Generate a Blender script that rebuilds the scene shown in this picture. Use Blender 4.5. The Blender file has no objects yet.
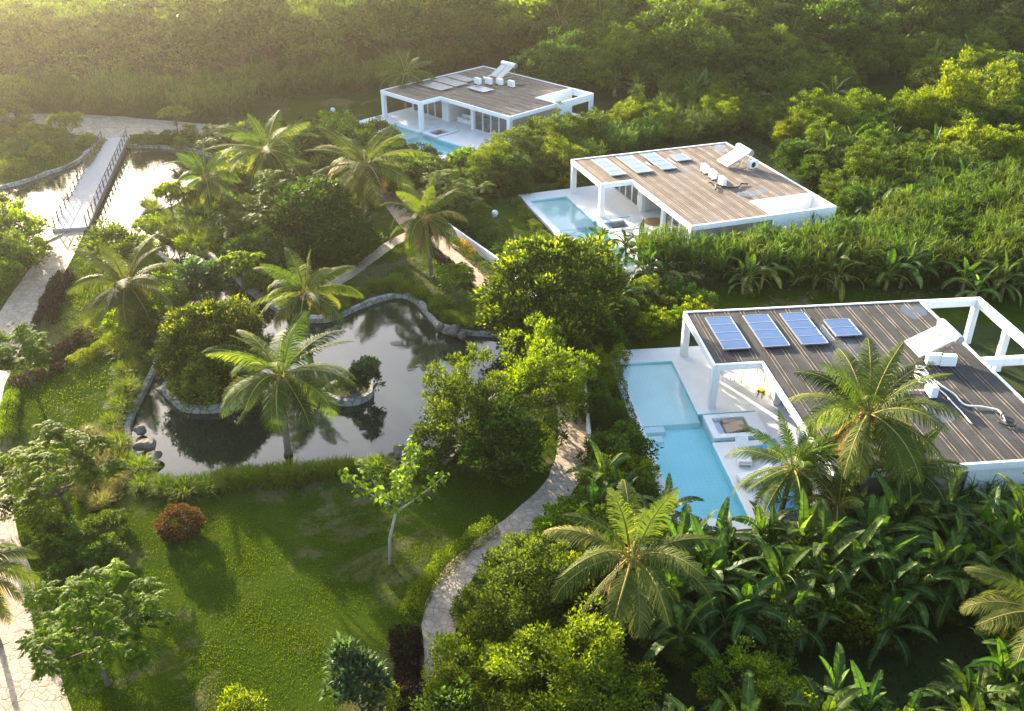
import bpy, math, random
import numpy as np
from mathutils import Vector, Matrix
from mathutils.geometry import tessellate_polygon

random.seed(7)
RNG = np.random.default_rng(11)
R = math.radians
SC = bpy.context.scene
COL = SC.collection
GZ = -0.25                       # garden ground level; the villa decks are at z = 0
F_PX, PITCH, CAM_H = 984.35, 0.52, 32.59


# --------------------------------------------------------------- survey: photo point -> place on the ground
def G(px, py, z=GZ):
    a = (px - 512) / F_PX
    b = -(py - 355.5) / F_PX
    c, s = math.cos(PITCH), math.sin(PITCH)
    dx, dy, dz = a, c + b * s, -s + b * c
    t = (z - CAM_H) / dz
    return (dx * t, dy * t)


def GP(pts, z=GZ):
    return [G(x, y, z) for x, y in pts]


# --------------------------------------------------------------- helpers
def link(o, parent=None):
    COL.objects.link(o)
    if parent is not None:
        o.parent = parent
    return o


def tag(o, label=None, cat=None, group=None, kind=None):
    if label: o['label'] = label
    if cat: o['category'] = cat
    if group: o['group'] = group
    if kind: o['kind'] = kind
    return o


def thing(name, label, cat, loc=(0, 0, 0), rz=0, group=None, scale=None):
    o = bpy.data.objects.new(name, None)
    o.empty_display_size = 0.3
    link(o)
    o.location = loc
    o.rotation_euler = (0, 0, rz)
    if scale is not None:
        o.scale = scale if hasattr(scale, '__len__') else (scale,) * 3
    return tag(o, label, cat, group)


class MB:
    """collects geometry, then builds ONE mesh object"""
    def __init__(s):
        s.v, s.f, s.m = [], [], []

    def add(s, vs, fs, m=0):
        b = len(s.v)
        s.v += [tuple(v) for v in vs]
        s.f += [tuple(i + b for i in f) for f in fs]
        s.m += [m] * len(fs)
        return s

    def box(s, x0, x1, y0, y1, z0, z1, m=0, M=None):
        vs = [(x, y, z) for z in (z0, z1) for x, y in ((x0, y0), (x1, y0), (x1, y1), (x0, y1))]
        if M is not None:
            vs = [M @ Vector(v) for v in vs]
        return s.add(vs, [(3, 2, 1, 0), (4, 5, 6, 7), (0, 1, 5, 4), (1, 2, 6, 5), (2, 3, 7, 6), (3, 0, 4, 7)], m)

    def bar(s, p, q, w, hgt, m=0):
        p, q = Vector(p), Vector(q)
        d = (q - p)
        M = Matrix.Translation(p) @ d.to_track_quat('X', 'Z').to_matrix().to_4x4()
        return s.box(0, d.length, -w / 2, w / 2, -hgt / 2, hgt / 2, m, M)

    def sheet(s, outer, holes, z, m=0, up=True):
        loops = [[Vector((x, y, 0)) for x, y in outer]] + [[Vector((x, y, 0)) for x, y in h] for h in holes]
        flat = [p for l in loops for p in l]
        tris = tessellate_polygon(loops)
        fs = []
        for a, b, c in tris:
            n = (flat[b] - flat[a]).cross(flat[c] - flat[a]).z
            if abs(n) < 1e-9: continue
            fs.append((a, b, c) if (n > 0) == up else (a, c, b))
        return s.add([(p.x, p.y, z) for p in flat], fs, m)

    def skirt(s, loop, z0, z1, m=0, closed=True):
        n = len(loop)
        vs = [(x, y, z0) for x, y in loop] + [(x, y, z1) for x, y in loop]
        rng = range(n if closed else n - 1)
        return s.add(vs, [(i, (i + 1) % n, (i + 1) % n + n, i + n) for i in rng], m)

    def prism(s, loop, z0, z1, m=0):
        s.sheet(loop, [], z1, m)
        s.sheet(loop, [], z0, m, up=False)
        return s.skirt(loop, z0, z1, m)

    def tube(s, pts, rad, n=8, m=0):
        pts = [Vector(p) for p in pts]
        if not hasattr(rad, '__len__'): rad = [rad] * len(pts)
        vs = []
        for i, p in enumerate(pts):
            d = (pts[min(i + 1, len(pts) - 1)] - pts[max(i - 1, 0)]).normalized()
            a = d.orthogonal().normalized() if abs(d.z) < .9 else d.cross(Vector((0, 1, 0))).normalized()
            if abs(d.z) < .9: a = d.cross(Vector((0, 0, 1))).normalized()
            b = d.cross(a)
            for k in range(n):
                t = 2 * math.pi * k / n
                vs.append(p + (a * math.cos(t) + b * math.sin(t)) * rad[i])
        fs = []
        for i in range(len(pts) - 1):
            for k in range(n):
                fs.append((i * n + k, i * n + (k + 1) % n, (i + 1) * n + (k + 1) % n, (i + 1) * n + k))
        fs.append(tuple(reversed(range(n))))
        fs.append(tuple(range((len(pts) - 1) * n, len(pts) * n)))
        return s.add(vs, fs, m)

    def lathe(s, prof, n=20, m=0, c=(0, 0, 0)):
        vs = []
        for r, z in prof:
            for k in range(n):
                t = 2 * math.pi * k / n
                vs.append((c[0] + r * math.cos(t), c[1] + r * math.sin(t), c[2] + z))
        fs = [(i * n + k, i * n + (k + 1) % n, (i + 1) * n + (k + 1) % n, (i + 1) * n + k) for i in range(len(prof) - 1) for k in range(n)]
        return s.add(vs, fs, m)

    def mesh(s, name, mats, smooth=False):
        me = bpy.data.meshes.new(name)
        me.from_pydata(s.v, [], s.f)
        for mt in (mats if isinstance(mats, (list, tuple)) else [mats]):
            me.materials.append(mt)
        me.polygons.foreach_set('material_index', s.m)
        if smooth:
            me.polygons.foreach_set('use_smooth', [True] * len(s.f))
        me.update()
        return me

    def build(s, name, mats, parent=None, smooth=False):
        return link(bpy.data.objects.new(name, s.mesh(name, mats, smooth)), parent)


def np_mesh(name, V, Q, mat, var=None, smooth=False):
    """V (n,3), Q (m,k) uniform polygons"""
    me = bpy.data.meshes.new(name)
    V = np.asarray(V, np.float32); Q = np.asarray(Q, np.int32)
    m, k = Q.shape
    me.vertices.add(len(V)); me.vertices.foreach_set('co', V.ravel())
    me.loops.add(m * k); me.loops.foreach_set('vertex_index', Q.ravel())
    me.polygons.add(m); me.polygons.foreach_set('loop_start', np.arange(0, m * k, k, dtype=np.int32))
    if smooth: me.polygons.foreach_set('use_smooth', np.ones(m, bool))
    if var is not None:
        at = me.attributes.new('var', 'FLOAT', 'POINT'); at.data.foreach_set('value', np.asarray(var, np.float32))
    me.materials.append(mat)
    me.update(calc_edges=True)
    return me


# --------------------------------------------------------------- materials
def new_mat(name):
    m = bpy.data.materials.new(name); m.use_nodes = True
    nt = m.node_tree; nt.nodes.clear()
    return m, nt


class NT:
    def __init__(s, name):
        s.m, s.t = new_mat(name)
        s.out = s.n('ShaderNodeOutputMaterial')

    def n(s, t, **k):
        nd = s.t.nodes.new(t)
        for a, v in k.items():
            if a in nd.inputs: nd.inputs[a].default_value = v
            else: setattr(nd, a, v)
        return nd

    def l(s, a, b): s.t.links.new(a, b); return s

    def ramp(s, fac, stops):
        r = s.n('ShaderNodeValToRGB')
        e = r.color_ramp.elements
        while len(e) < len(stops): e.new(.5)
        for el, (p, c) in zip(e, stops):
            el.position = p; el.color = (*c, 1) if len(c) == 3 else c
        s.l(fac, r.inputs[0]); return r.outputs[0]

    def noise(s, scale, detail=4, rough=.6, coord='Object', dist=0):
        tc = s.n('ShaderNodeTexCoord'); nz = s.n('ShaderNodeTexNoise')
        nz.inputs['Scale'].default_value = scale; nz.inputs['Detail'].default_value = detail
        nz.inputs['Roughness'].default_value = rough; nz.inputs['Distortion'].default_value = dist
        s.l(tc.outputs[coord], nz.inputs['Vector']); return nz.outputs['Fac']

    def mix(s, fac, a, b, mode='MIX'):
        mx = s.n('ShaderNodeMix', data_type='RGBA', blend_type=mode)
        for sock, v in ((mx.inputs[0], fac), (mx.inputs[6], a), (mx.inputs[7], b)):
            if hasattr(v, 'is_linked'): s.l(v, sock)
            elif isinstance(v, (int, float)): sock.default_value = v
            else: sock.default_value = (*v, 1)
        return mx.outputs[2]

    def math(s, op, a, b=0.0):
        nd = s.n('ShaderNodeMath', operation=op)
        for sock, v in ((nd.inputs[0], a), (nd.inputs[1], b)):
            if hasattr(v, 'is_linked'): s.l(v, sock)
            else: sock.default_value = v
        return nd.outputs[0]

    def bsdf(s, col, rough=.6, spec=.4, metal=0, bump=None, bstr=.3, bdist=.05):
        b = s.n('ShaderNodeBsdfPrincipled')
        if hasattr(col, 'is_linked'): s.l(col, b.inputs['Base Color'])
        else: b.inputs['Base Color'].default_value = (*col, 1)
        if hasattr(rough, 'is_linked'): s.l(rough, b.inputs['Roughness'])
        else: b.inputs['Roughness'].default_value = rough
        b.inputs['Specular IOR Level'].default_value = spec
        b.inputs['Metallic'].default_value = metal
        if bump is not None:
            bp = s.n('ShaderNodeBump'); bp.inputs['Strength'].default_value = bstr; bp.inputs['Distance'].default_value = bdist
            s.l(bump, bp.inputs['Height']); s.l(bp.outputs[0], b.inputs['Normal'])
        return b

    def done(s, sh):
        s.l(sh.outputs[0] if hasattr(sh, 'outputs') else sh, s.out.inputs['Surface']); return s.m


def plain(name, col, rough=.5, spec=.4, metal=0, var=.12, scale=3.0):
    t = NT(name)
    n = t.noise(scale, 5)
    c = t.ramp(n, [(.3, tuple(x * (1 - var) for x in col)), (.7, tuple(min(1, x * (1 + var * .5)) for x in col))])
    return t.done(t.bsdf(c, rough, spec, metal, bump=n, bstr=.08))


def foliage(name, dark, light, trans=.4, rough=.6, spec=.09, hue=.02, val=.25, tip=None):
    t = NT(name)
    at = t.n('ShaderNodeAttribute', attribute_name='var')
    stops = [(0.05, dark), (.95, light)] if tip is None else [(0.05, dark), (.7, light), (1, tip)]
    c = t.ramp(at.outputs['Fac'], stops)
    oi = t.n('ShaderNodeObjectInfo')
    hs = t.n('ShaderNodeHueSaturation')
    t.l(t.math('MULTIPLY_ADD', oi.outputs['Random'], hue), hs.inputs['Hue'])
    hs.inputs['Hue'].default_value = .5
    h = t.n('ShaderNodeMath', operation='MULTIPLY_ADD'); t.l(oi.outputs['Random'], h.inputs[0]); h.inputs[1].default_value = hue * 2; h.inputs[2].default_value = .5 - hue
    t.l(h.outputs[0], hs.inputs['Hue'])
    rnd = t.n('ShaderNodeMath', operation='FRACT'); t.l(t.math('MULTIPLY', oi.outputs['Random'], 7.31), rnd.inputs[0])
    v = t.n('ShaderNodeMath', operation='MULTIPLY_ADD'); t.l(rnd.outputs[0], v.inputs[0]); v.inputs[1].default_value = 2 * val; v.inputs[2].default_value = 1 - val
    t.l(v.outputs[0], hs.inputs['Value'])
    t.l(c, hs.inputs['Color'])
    b = t.bsdf(hs.outputs[0], rough, spec)
    tr = t.n('ShaderNodeBsdfTranslucent')
    warm = t.mix(1.0, hs.outputs[0], (.92, 1.0, .55), 'MULTIPLY')
    hv = t.n('ShaderNodeHueSaturation', Value=1.6, Saturation=1.05); t.l(warm, hv.inputs['Color'])
    t.l(hv.outputs[0], tr.inputs['Color'])
    ms = t.n('ShaderNodeMixShader'); ms.inputs[0].default_value = trans
    t.l(b.outputs[0], ms.inputs[1]); t.l(tr.outputs[0], ms.inputs[2])
    return t.done(ms.outputs[0])


MAT = {}
def build_materials():
    M = MAT
    M['white'] = wall_mat()
    M['white_smooth'] = plain('white_enamel', (.82, .82, .82), .3, .5, var=.03)
    M['deck'] = deck_mat()
    M['stonewall'] = plain('beige_stone_wall', (.42, .34, .25), .8, .2, var=.35, scale=2.2)
    M['steel'] = plain('galvanised_steel', (.45, .46, .47), .35, .5, .8)
    M['dark'] = plain('dark_rubber', (.03, .03, .03), .6, .3)
    M['railing'] = plain('weathered_rail_wood', (.16, .14, .12), .8, .2)
    M['cable'] = plain('white_cable', (.75, .75, .74), .5, .3)
    M['blue'] = plain('blue_canvas', (.06, .28, .62), .8, .2)
    M['yellow'] = plain('yellow_towel', (.75, .52, .05), .9, .1)
    M['beige'] = plain('beige_cushion', (.55, .40, .27), .9, .1)
    M['rattan'] = plain('woven_rattan', (.42, .26, .10), .8, .2, var=.3, scale=12)
    M['boulder'] = plain('rough_boulder', (.14, .12, .10), .9, .2, var=.4, scale=2)
    M['trunk'] = plain('bark', (.13, .10, .075), .9, .15, var=.4, scale=4)
    M['palmtrunk'] = plain('palm_bark', (.20, .16, .12), .9, .15, var=.4, scale=5)
    M['stem_pale'] = plain('pale_bark', (.38, .34, .27), .8, .2, var=.2, scale=6)
    M['bananastem'] = plain('banana_stem', (.12, .13, .05), .7, .3, var=.4, scale=3)
    M['coconut'] = plain('coconut_husk', (.35, .22, .05), .6, .3, var=.3)
    M['dry'] = foliage('dry_frond', (.22, .12, .05), (.48, .30, .12), .25)
    M['edging'] = edging_mat()
    M['flag'] = flag_mat('flagstone', (.47, .365, .265), (.35, .265, .19), 2.7)
    M['flag_warm'] = flag_mat('flagstone_warm', (.52, .36, .25), (.40, .26, .18), 2.6)
    M['boards'] = boards_mat()
    M['lawn'] = lawn_mat()
    M['soil'] = soil_mat()
    M['pond'] = pond_mat()
    M['poolwater'] = pool_mat()
    M['tile'] = tile_mat('pool_tile', (.47, .95, .93))
    M['tile_pale'] = tile_mat('pale_pool_tile', (.80, .97, .88))
    M['glass'] = glass_mat()
    M['roof_dark'] = roof_mat('roof_weathered', (.016, .015, .0145), (.080, .074, .070), (.09, .105, .12))
    M['roof_tan'] = roof_mat('roof_tan', (.088, .062, .046), (.22, .174, .138), (.16, .16, .16))
    M['seam_pale'] = plain('roof_seam_pale', (.38, .31, .25), .8, .2, var=.5, scale=.9)
    M['seam'] = plain('roof_seam', (.20, .17, .145), .8, .2, var=.75, scale=.9)
    M['pv_blue'] = pv_mat('solar_cells_blue', (.045, .095, .22))
    M['pv_pale'] = pv_mat('solar_cells_pale', (.15, .19, .25))
    M['puddle'] = puddle_mat()
    M['pv_grey'] = pv_mat('solar_cells_grey', (.10, .12, .16))
    M['collector'] = plain('collector_glass', (.42, .41, .38), .12, .6)
    # foliage
    M['f_dense'] = foliage('leaves_dark_green', (0.0099, 0.0255, 0.0062), (0.1071, 0.1631, 0.0198), .33, val=.25)
    M['f_mid'] = foliage('leaves_mid_green', (0.0149, 0.0353, 0.0062), (0.1611, 0.2093, 0.0242), .33, val=.2)
    M['f_tip'] = foliage('leaves_dark_yellow_tips', (0.0124, 0.0260, 0.0062), (0.0720, 0.1008, 0.0130), .35, tip=(.32, .34, .03))  # yellow tip stop puts sunlight on the crown into the leaf colour
    M['f_bright'] = foliage('leaves_yellow_green', (0.0298, 0.0547, 0.0062), (0.2290, 0.2766, 0.0216), .42, val=.15)
    M['f_feather'] = foliage('leaves_fresh_green', (.020, .045, .006), (.21, .27, .018), .55, val=.2)
    M['f_forest'] = foliage('leaves_forest', (0.0109, 0.0292, 0.0074), (0.1329, 0.1847, 0.0263), .33, hue=.03, val=.35)
    M['f_grass'] = foliage('tall_grass_blades', (0.0198, 0.0425, 0.0099), (0.1856, 0.2565, 0.0317), .3, hue=.025, val=.2)
    M['f_tuft'] = foliage('grass_tuft_blades', (0.0310, 0.0558, 0.0074), (0.2448, 0.3024, 0.0288), .45, val=.2)
    M['f_banana'] = foliage('banana_leaf', (.013, .033, .008), (.085, .140, .019), .4, rough=.5, spec=.16, val=.25, tip=(.30, .36, .10))
    M['f_palm'] = foliage('palm_leaflets', (0.0149, 0.0353, 0.0074), (0.1096, 0.1411, 0.0288), .4, rough=.65, spec=.07, val=.15, tip=(.42, .34, .10))
    M['f_hedge'] = foliage('hedge_leaves', (0.0372, 0.0620, 0.0062), (0.2592, 0.3168, 0.0216), .4, val=.12)
    M['f_purple'] = foliage('purple_leaves', (.010, .006, .007), (.035, .018, .020), .3)
    M['f_red'] = foliage('red_brown_leaves', (.035, .014, .008), (.15, .065, .022), .25, val=.05)
    M['f_orange'] = foliage('orange_petals', (.10, .10, .01), (.70, .28, .01), .4, val=.05)
    M['f_blue'] = foliage('grey_green_leaves', (0.0217, 0.0465, 0.0186), (0.1080, 0.1800, 0.0720), .35, rough=.45, spec=.3)
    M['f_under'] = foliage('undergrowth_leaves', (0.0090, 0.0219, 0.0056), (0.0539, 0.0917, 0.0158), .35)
    M['f_straw'] = foliage('straw_blades', (.12, .11, .04), (.36, .30, .13), .35)
    M['f_lawn'] = foliage('lawn_blades', (0.018, 0.034, 0.004), (0.165, 0.192, 0.012), .45, spec=.02)


def deck_mat():
    t = NT('pale_deck_plaster')
    n = t.noise(.7, 6, .65)
    c = t.ramp(n, [(.3, (.72, .70, .67)), (.65, (.80, .79, .77))])
    return t.done(t.bsdf(c, .6, .3, bump=t.noise(8, 4), bstr=.06))


def wall_mat():
    t = NT('white_paint')
    tc = t.n('ShaderNodeTexCoord'); mp = t.n('ShaderNodeMapping'); mp.inputs['Scale'].default_value = (3.0, 3.0, .35); t.l(tc.outputs['Object'], mp.inputs['Vector'])
    nz = t.n('ShaderNodeTexNoise', Scale=1.6, Detail=6.0, Roughness=.65); t.l(mp.outputs[0], nz.inputs['Vector'])
    c = t.ramp(nz.outputs['Fac'], [(.22, (.68, .675, .64)), (.45, (.83, .83, .82)), (.8, (.87, .87, .86))])
    return t.done(t.bsdf(c, .55, .3, bump=t.noise(9, 4), bstr=.05))


def edging_mat():
    t = NT('pond_edge_stone')
    tc = t.n('ShaderNodeTexCoord'); vo = t.n('ShaderNodeTexVoronoi', Scale=1.7)
    t.l(tc.outputs['Object'], vo.inputs['Vector'])
    ve = t.n('ShaderNodeTexVoronoi', feature='DISTANCE_TO_EDGE', Scale=1.7); t.l(tc.outputs['Object'], ve.inputs['Vector'])
    c = t.mix(.45, t.ramp(vo.outputs['Color'], [(.2, (.26, .24, .21)), (.8, (.46, .43, .39))]), t.ramp(t.noise(3, 6), [(.3, (.12, .12, .10)), (.7, (.42, .40, .37))]))
    e = t.ramp(ve.outputs['Distance'], [(0, (0, 0, 0)), (.07, (1, 1, 1))])
    c = t.mix(e, (.09, .085, .07), c)
    return t.done(t.bsdf(c, .85, .2, bump=e, bstr=.5))


def flag_mat(name, c1, c2, sc):
    t = NT(name)
    tc = t.n('ShaderNodeTexCoord')
    vo = t.n('ShaderNodeTexVoronoi', Scale=sc); t.l(tc.outputs['Object'], vo.inputs['Vector'])
    ve = t.n('ShaderNodeTexVoronoi', feature='DISTANCE_TO_EDGE', Scale=sc); t.l(tc.outputs['Object'], ve.inputs['Vector'])
    bw = t.n('ShaderNodeRGBToBW'); t.l(vo.outputs['Color'], bw.inputs[0])
    c = t.ramp(bw.outputs[0], [(.2, c2), (.5, c1), (.85, tuple(x * 1.12 for x in c1))])
    c = t.mix(.5, c, t.ramp(t.noise(1.1, 7, .7), [(.3, tuple(x * .6 for x in c2)), (.62, tuple(min(1, x * 1.15) for x in c1))]))
    e = t.ramp(ve.outputs['Distance'], [(0, (0, 0, 0)), (.07, (1, 1, 1))])
    c = t.mix(e, tuple(x * .74 for x in c2), c)
    return t.done(t.bsdf(c, .8, .25, bump=e, bstr=.4))


def boards_mat():
    t = NT('bridge_boards')
    tc = t.n('ShaderNodeTexCoord'); w = t.n('ShaderNodeTexWave', wave_type='BANDS', bands_direction='X', Scale=1.6, Distortion=.3)
    t.l(tc.outputs['Object'], w.inputs['Vector'])
    c = t.ramp(w.outputs['Fac'], [(0, (.22, .20, .19)), (.12, (.45, .42, .40)), (1, (.52, .49, .47))])
    c = t.mix(.35, c, t.ramp(t.noise(2.5, 5), [(.3, (.3, .28, .26)), (.7, (.58, .55, .52))]))
    return t.done(t.bsdf(c, .8, .25))


def lawn_mat():
    t = NT('lawn_ground')
    c = t.ramp(t.noise(.35, 8, .7), [(.28, (.016, .036, .005)), (.55, (.046, .072, .006)), (.75, (.078, .092, .010))])
    p = t.ramp(t.noise(.14, 6, .75, dist=.6), [(.52, (0, 0, 0)), (.60, (1, 1, 1))])
    c = t.mix(p, c, t.ramp(t.noise(2.5, 5), [(.3, (.10, .085, .04)), (.7, (.20, .16, .10))]))
    c = t.mix(.4, c, t.ramp(t.noise(9, 6, .8), [(.3, (.012, .028, .004)), (.7, (.05, .085, .008))]))
    return t.done(t.bsdf(c, 1.0, .0, bump=t.noise(14, 5, .8), bstr=.6, bdist=.08))


def soil_mat():
    t = NT('shaded_soil')  # earth with its own dark brown-green colour
    c = t.ramp(t.noise(.5, 8, .7), [(.3, (.018, .028, .008)), (.55, (.035, .050, .012)), (.75, (.06, .05, .03))])
    return t.done(t.bsdf(c, .95, .1, bump=t.noise(6, 5, .7), bstr=.6, bdist=.1))


def pond_mat():
    t = NT('pond_water')
    c = t.ramp(t.noise(.12, 4), [(.35, (.010, .018, .011)), (.7, (.020, .032, .020))])
    b = t.bsdf(c, .03, .5, bump=t.noise(1.6, 4, .6), bstr=.10, bdist=.05)
    b.inputs['IOR'].default_value = 1.4
    b.inputs['Specular IOR Level'].default_value = 1.0
    return t.done(b)


def pool_mat():
    t = NT('clear_pool_water')
    tr = t.n('ShaderNodeBsdfTransparent', Color=(.93, .995, 1, 1))
    gl = t.n('ShaderNodeBsdfGlossy', Color=(1, 1, 1, 1), Roughness=.02)
    bp = t.n('ShaderNodeBump'); bp.inputs['Strength'].default_value = .16; bp.inputs['Distance'].default_value = .05
    t.l(t.noise(2.6, 4, .6, dist=.4), bp.inputs['Height'])
    fr = t.n('ShaderNodeFresnel', IOR=1.33)
    t.l(bp.outputs[0], fr.inputs['Normal']); t.l(bp.outputs[0], gl.inputs['Normal'])
    ms = t.n('ShaderNodeMixShader'); t.l(fr.outputs[0], ms.inputs[0]); t.l(tr.outputs[0], ms.inputs[1]); t.l(gl.outputs[0], ms.inputs[2])
    return t.done(ms.outputs[0])


def tile_mat(name, col):
    t = NT(name)
    tc = t.n('ShaderNodeTexCoord')
    br = t.n('ShaderNodeTexBrick', offset=0.0, Scale=1.0); br.inputs['Brick Width'].default_value = .3; br.inputs['Row Height'].default_value = .3; br.inputs['Mortar Size'].default_value = .012
    t.l(tc.outputs['Object'], br.inputs['Vector'])
    c = t.ramp(t.noise(.5, 5), [(.3, tuple(x * .90 for x in col)), (.7, col)])
    c = t.mix(t.math('MULTIPLY', br.outputs['Fac'], .35), c, tuple(x * .7 for x in col))
    return t.done(t.bsdf(c, .4, .4))


def glass_mat():
    t = NT('window_glass')
    tr = t.n('ShaderNodeBsdfTransparent', Color=(.62, .70, .70, 1))
    gl = t.n('ShaderNodeBsdfGlossy', Color=(.9, .95, .95, 1), Roughness=.02)
    fr = t.n('ShaderNodeFresnel', IOR=1.5)
    ms = t.n('ShaderNodeMixShader'); t.l(t.math('ADD', fr.outputs[0], .12), ms.inputs[0]); t.l(tr.outputs[0], ms.inputs[1]); t.l(gl.outputs[0], ms.inputs[2])
    return t.done(ms.outputs[0])


def roof_mat(name, dark, light, wet):
    t = NT(name)
    tc = t.n('ShaderNodeTexCoord')
    mp = t.n('ShaderNodeMapping'); mp.inputs['Scale'].default_value = (5.0, .25, 1); t.l(tc.outputs['Object'], mp.inputs['Vector'])
    nz = t.n('ShaderNodeTexNoise', Scale=.9, Detail=6.0, Roughness=.65); t.l(mp.outputs[0], nz.inputs['Vector'])
    c = t.ramp(nz.outputs['Fac'], [(.3, dark), (.72, light)])
    c = t.mix(.55, c, t.ramp(t.noise(.45, 7, .7, dist=.5), [(.3, tuple(x * .7 for x in dark)), (.7, light)]))
    wn = t.ramp(t.noise(.16, 5, .6), [(.60, (0, 0, 0)), (.70, (1, 1, 1))])
    c = t.mix(t.math('MULTIPLY', wn, .7), c, wet)
    # cross seams of the roofing sheets
    wv = t.n('ShaderNodeTexBrick', offset=.5, Scale=1.0); wv.inputs['Brick Width'].default_value = 2.4; wv.inputs['Row Height'].default_value = .62
    wv.inputs['Mortar Size'].default_value = .018
    m2 = t.n('ShaderNodeMapping'); m2.inputs['Rotation'].default_value = (0, 0, math.pi / 2); t.l(tc.outputs['Object'], m2.inputs['Vector']); t.l(m2.outputs[0], wv.inputs['Vector'])
    br = t.math('MULTIPLY', wv.outputs['Fac'], .45)
    c = t.mix(br, c, tuple(min(1, x * 1.25) for x in light))
    return t.done(t.bsdf(c, .8, .25, bump=t.noise(6, 5), bstr=.2))


def pv_mat(name, col):
    t = NT(name)
    tc = t.n('ShaderNodeTexCoord')
    wv = t.n('ShaderNodeTexBrick', offset=0.0, Scale=1.0); wv.inputs['Brick Width'].default_value = .165; wv.inputs['Row Height'].default_value = .165
    wv.inputs['Mortar Size'].default_value = .006
    t.l(tc.outputs['Object'], wv.inputs['Vector'])
    c = t.mix(t.math('MULTIPLY', wv.outputs['Fac'], .5), col, (.35, .38, .42))
    c = t.mix(.4, c, t.ramp(t.noise(.8, 4), [(.3, tuple(x * .75 for x in col)), (.7, tuple(x * 1.4 for x in col))]))
    return t.done(t.bsdf(c, .28, .4))


def puddle_mat():
    t = NT('rain_puddle')
    b = t.bsdf((.07, .07, .075), .03, .6)
    return t.done(b)


def smooth_line(pts, k=4, closed=True):
    """Catmull-Rom through the points"""
    n = len(pts); out = []
    P = lambda i: Vector(pts[i % n]) if closed else Vector(pts[min(max(i, 0), n - 1)])
    for i in range(n if closed else n - 1):
        a, b, c, d = P(i - 1), P(i), P(i + 1), P(i + 2)
        for j in range(k):
            t = j / k
            out.append(tuple(.5 * ((2 * b) + (c - a) * t + (2 * a - 5 * b + 4 * c - d) * t * t + (3 * b - a - 3 * c + d) * t ** 3)))
    if not closed: out.append(tuple(pts[-1]))
    return out


def strip(line, w):
    """left and right edges of a band of width w (number or list) along a line"""
    n = len(line); L, Rr = [], []
    for i in range(n):
        a, b = Vector(line[max(i - 1, 0)]), Vector(line[min(i + 1, n - 1)])
        d = (b - a).normalized(); nn = Vector((-d.y, d.x)); c = Vector(line[i])
        ww = w[i] if hasattr(w, '__len__') else w
        L.append(tuple(c + nn * ww / 2)); Rr.append(tuple(c - nn * ww / 2))
    return L, Rr


def offset_loop(loop, d):
    n = len(loop); out = []
    area = sum(loop[i][0] * loop[(i + 1) % n][1] - loop[(i + 1) % n][0] * loop[i][1] for i in range(n))
    sg = 1 if area > 0 else -1
    for i in range(n):
        a, b = Vector(loop[i - 1]), Vector(loop[(i + 1) % n])
        t = (b - a).normalized()
        out.append((loop[i][0] + t.y * d * sg, loop[i][1] - t.x * d * sg))
    return out


def inside(P, poly):
    """P (n,2) array -> bool array"""
    poly = np.asarray(poly, float); x, y = P[:, 0], P[:, 1]
    r = np.zeros(len(P), bool); j = len(poly) - 1
    for i in range(len(poly)):
        xi, yi = poly[i]; xj, yj = poly[j]
        c = ((yi > y) != (yj > y))
        with np.errstate(divide='ignore', invalid='ignore'):
            r ^= c & (x < (xj - xi) * (y - yi) / (yj - yi + 1e-12) + xi)
        j = i
    return r


# --------------------------------------------------------------- villas
HR = 3.137                        # roof height above the deck
POOL = [(-4.35, -.95), (-.75, -.95), (-.75, -7.4), (2.75, -7.4), (2.75, -10.45), (-.75, -10.45), (-.75, -17.1), (-4.35, -17.1)]
DECK = [(-4.9, .8), (-4.9, -18.1), (17.0, -18.1), (17.0, .8)]


def inset(loop, d):
    """inward offset of a rectilinear clockwise / counter-clockwise loop"""
    n = len(loop)
    area = sum(loop[i][0] * loop[(i + 1) % n][1] - loop[(i + 1) % n][0] * loop[i][1] for i in range(n))
    sg = 1 if area > 0 else -1
    out = []
    for i in range(n):
        p, c, q = Vector(loop[i - 1]), Vector(loop[i]), Vector(loop[(i + 1) % n])
        a, b = (c - p).normalized(), (q - c).normalized()
        na, nb = Vector((-a.y, a.x)) * sg, Vector((-b.y, b.x)) * sg
        out.append(tuple(c + (na + nb) * d))
    return out


def ring(mb, outer, d, z0, z1, m=0):
    inn = inset(outer, d)
    n = len(outer)
    for i in range(n):
        j = (i + 1) % n
        mb.add([(*outer[i], z0), (*outer[j], z0), (*inn[j], z0), (*inn[i], z0), (*outer[i], z1), (*outer[j], z1), (*inn[j], z1), (*inn[i], z1)],
               [(0, 1, 2, 3), (4, 5, 6, 7), (0, 1, 5, 4), (2, 3, 7, 6)], m)


VILLA = [((11.195, 57.259), .106), ((5.428, 87.912), .328), ((-15.008, 112.296), .784)]


def vloc(i, x, y, z=0):
    (tx, ty), th = VILLA[i]
    c, s = math.cos(th), math.sin(th)
    return (tx + c * x - s * y, ty + s * x + c * y, z)


VN = ['nearest villa with the charcoal roof', 'middle villa with the tan roof', 'farthest villa']


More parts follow.
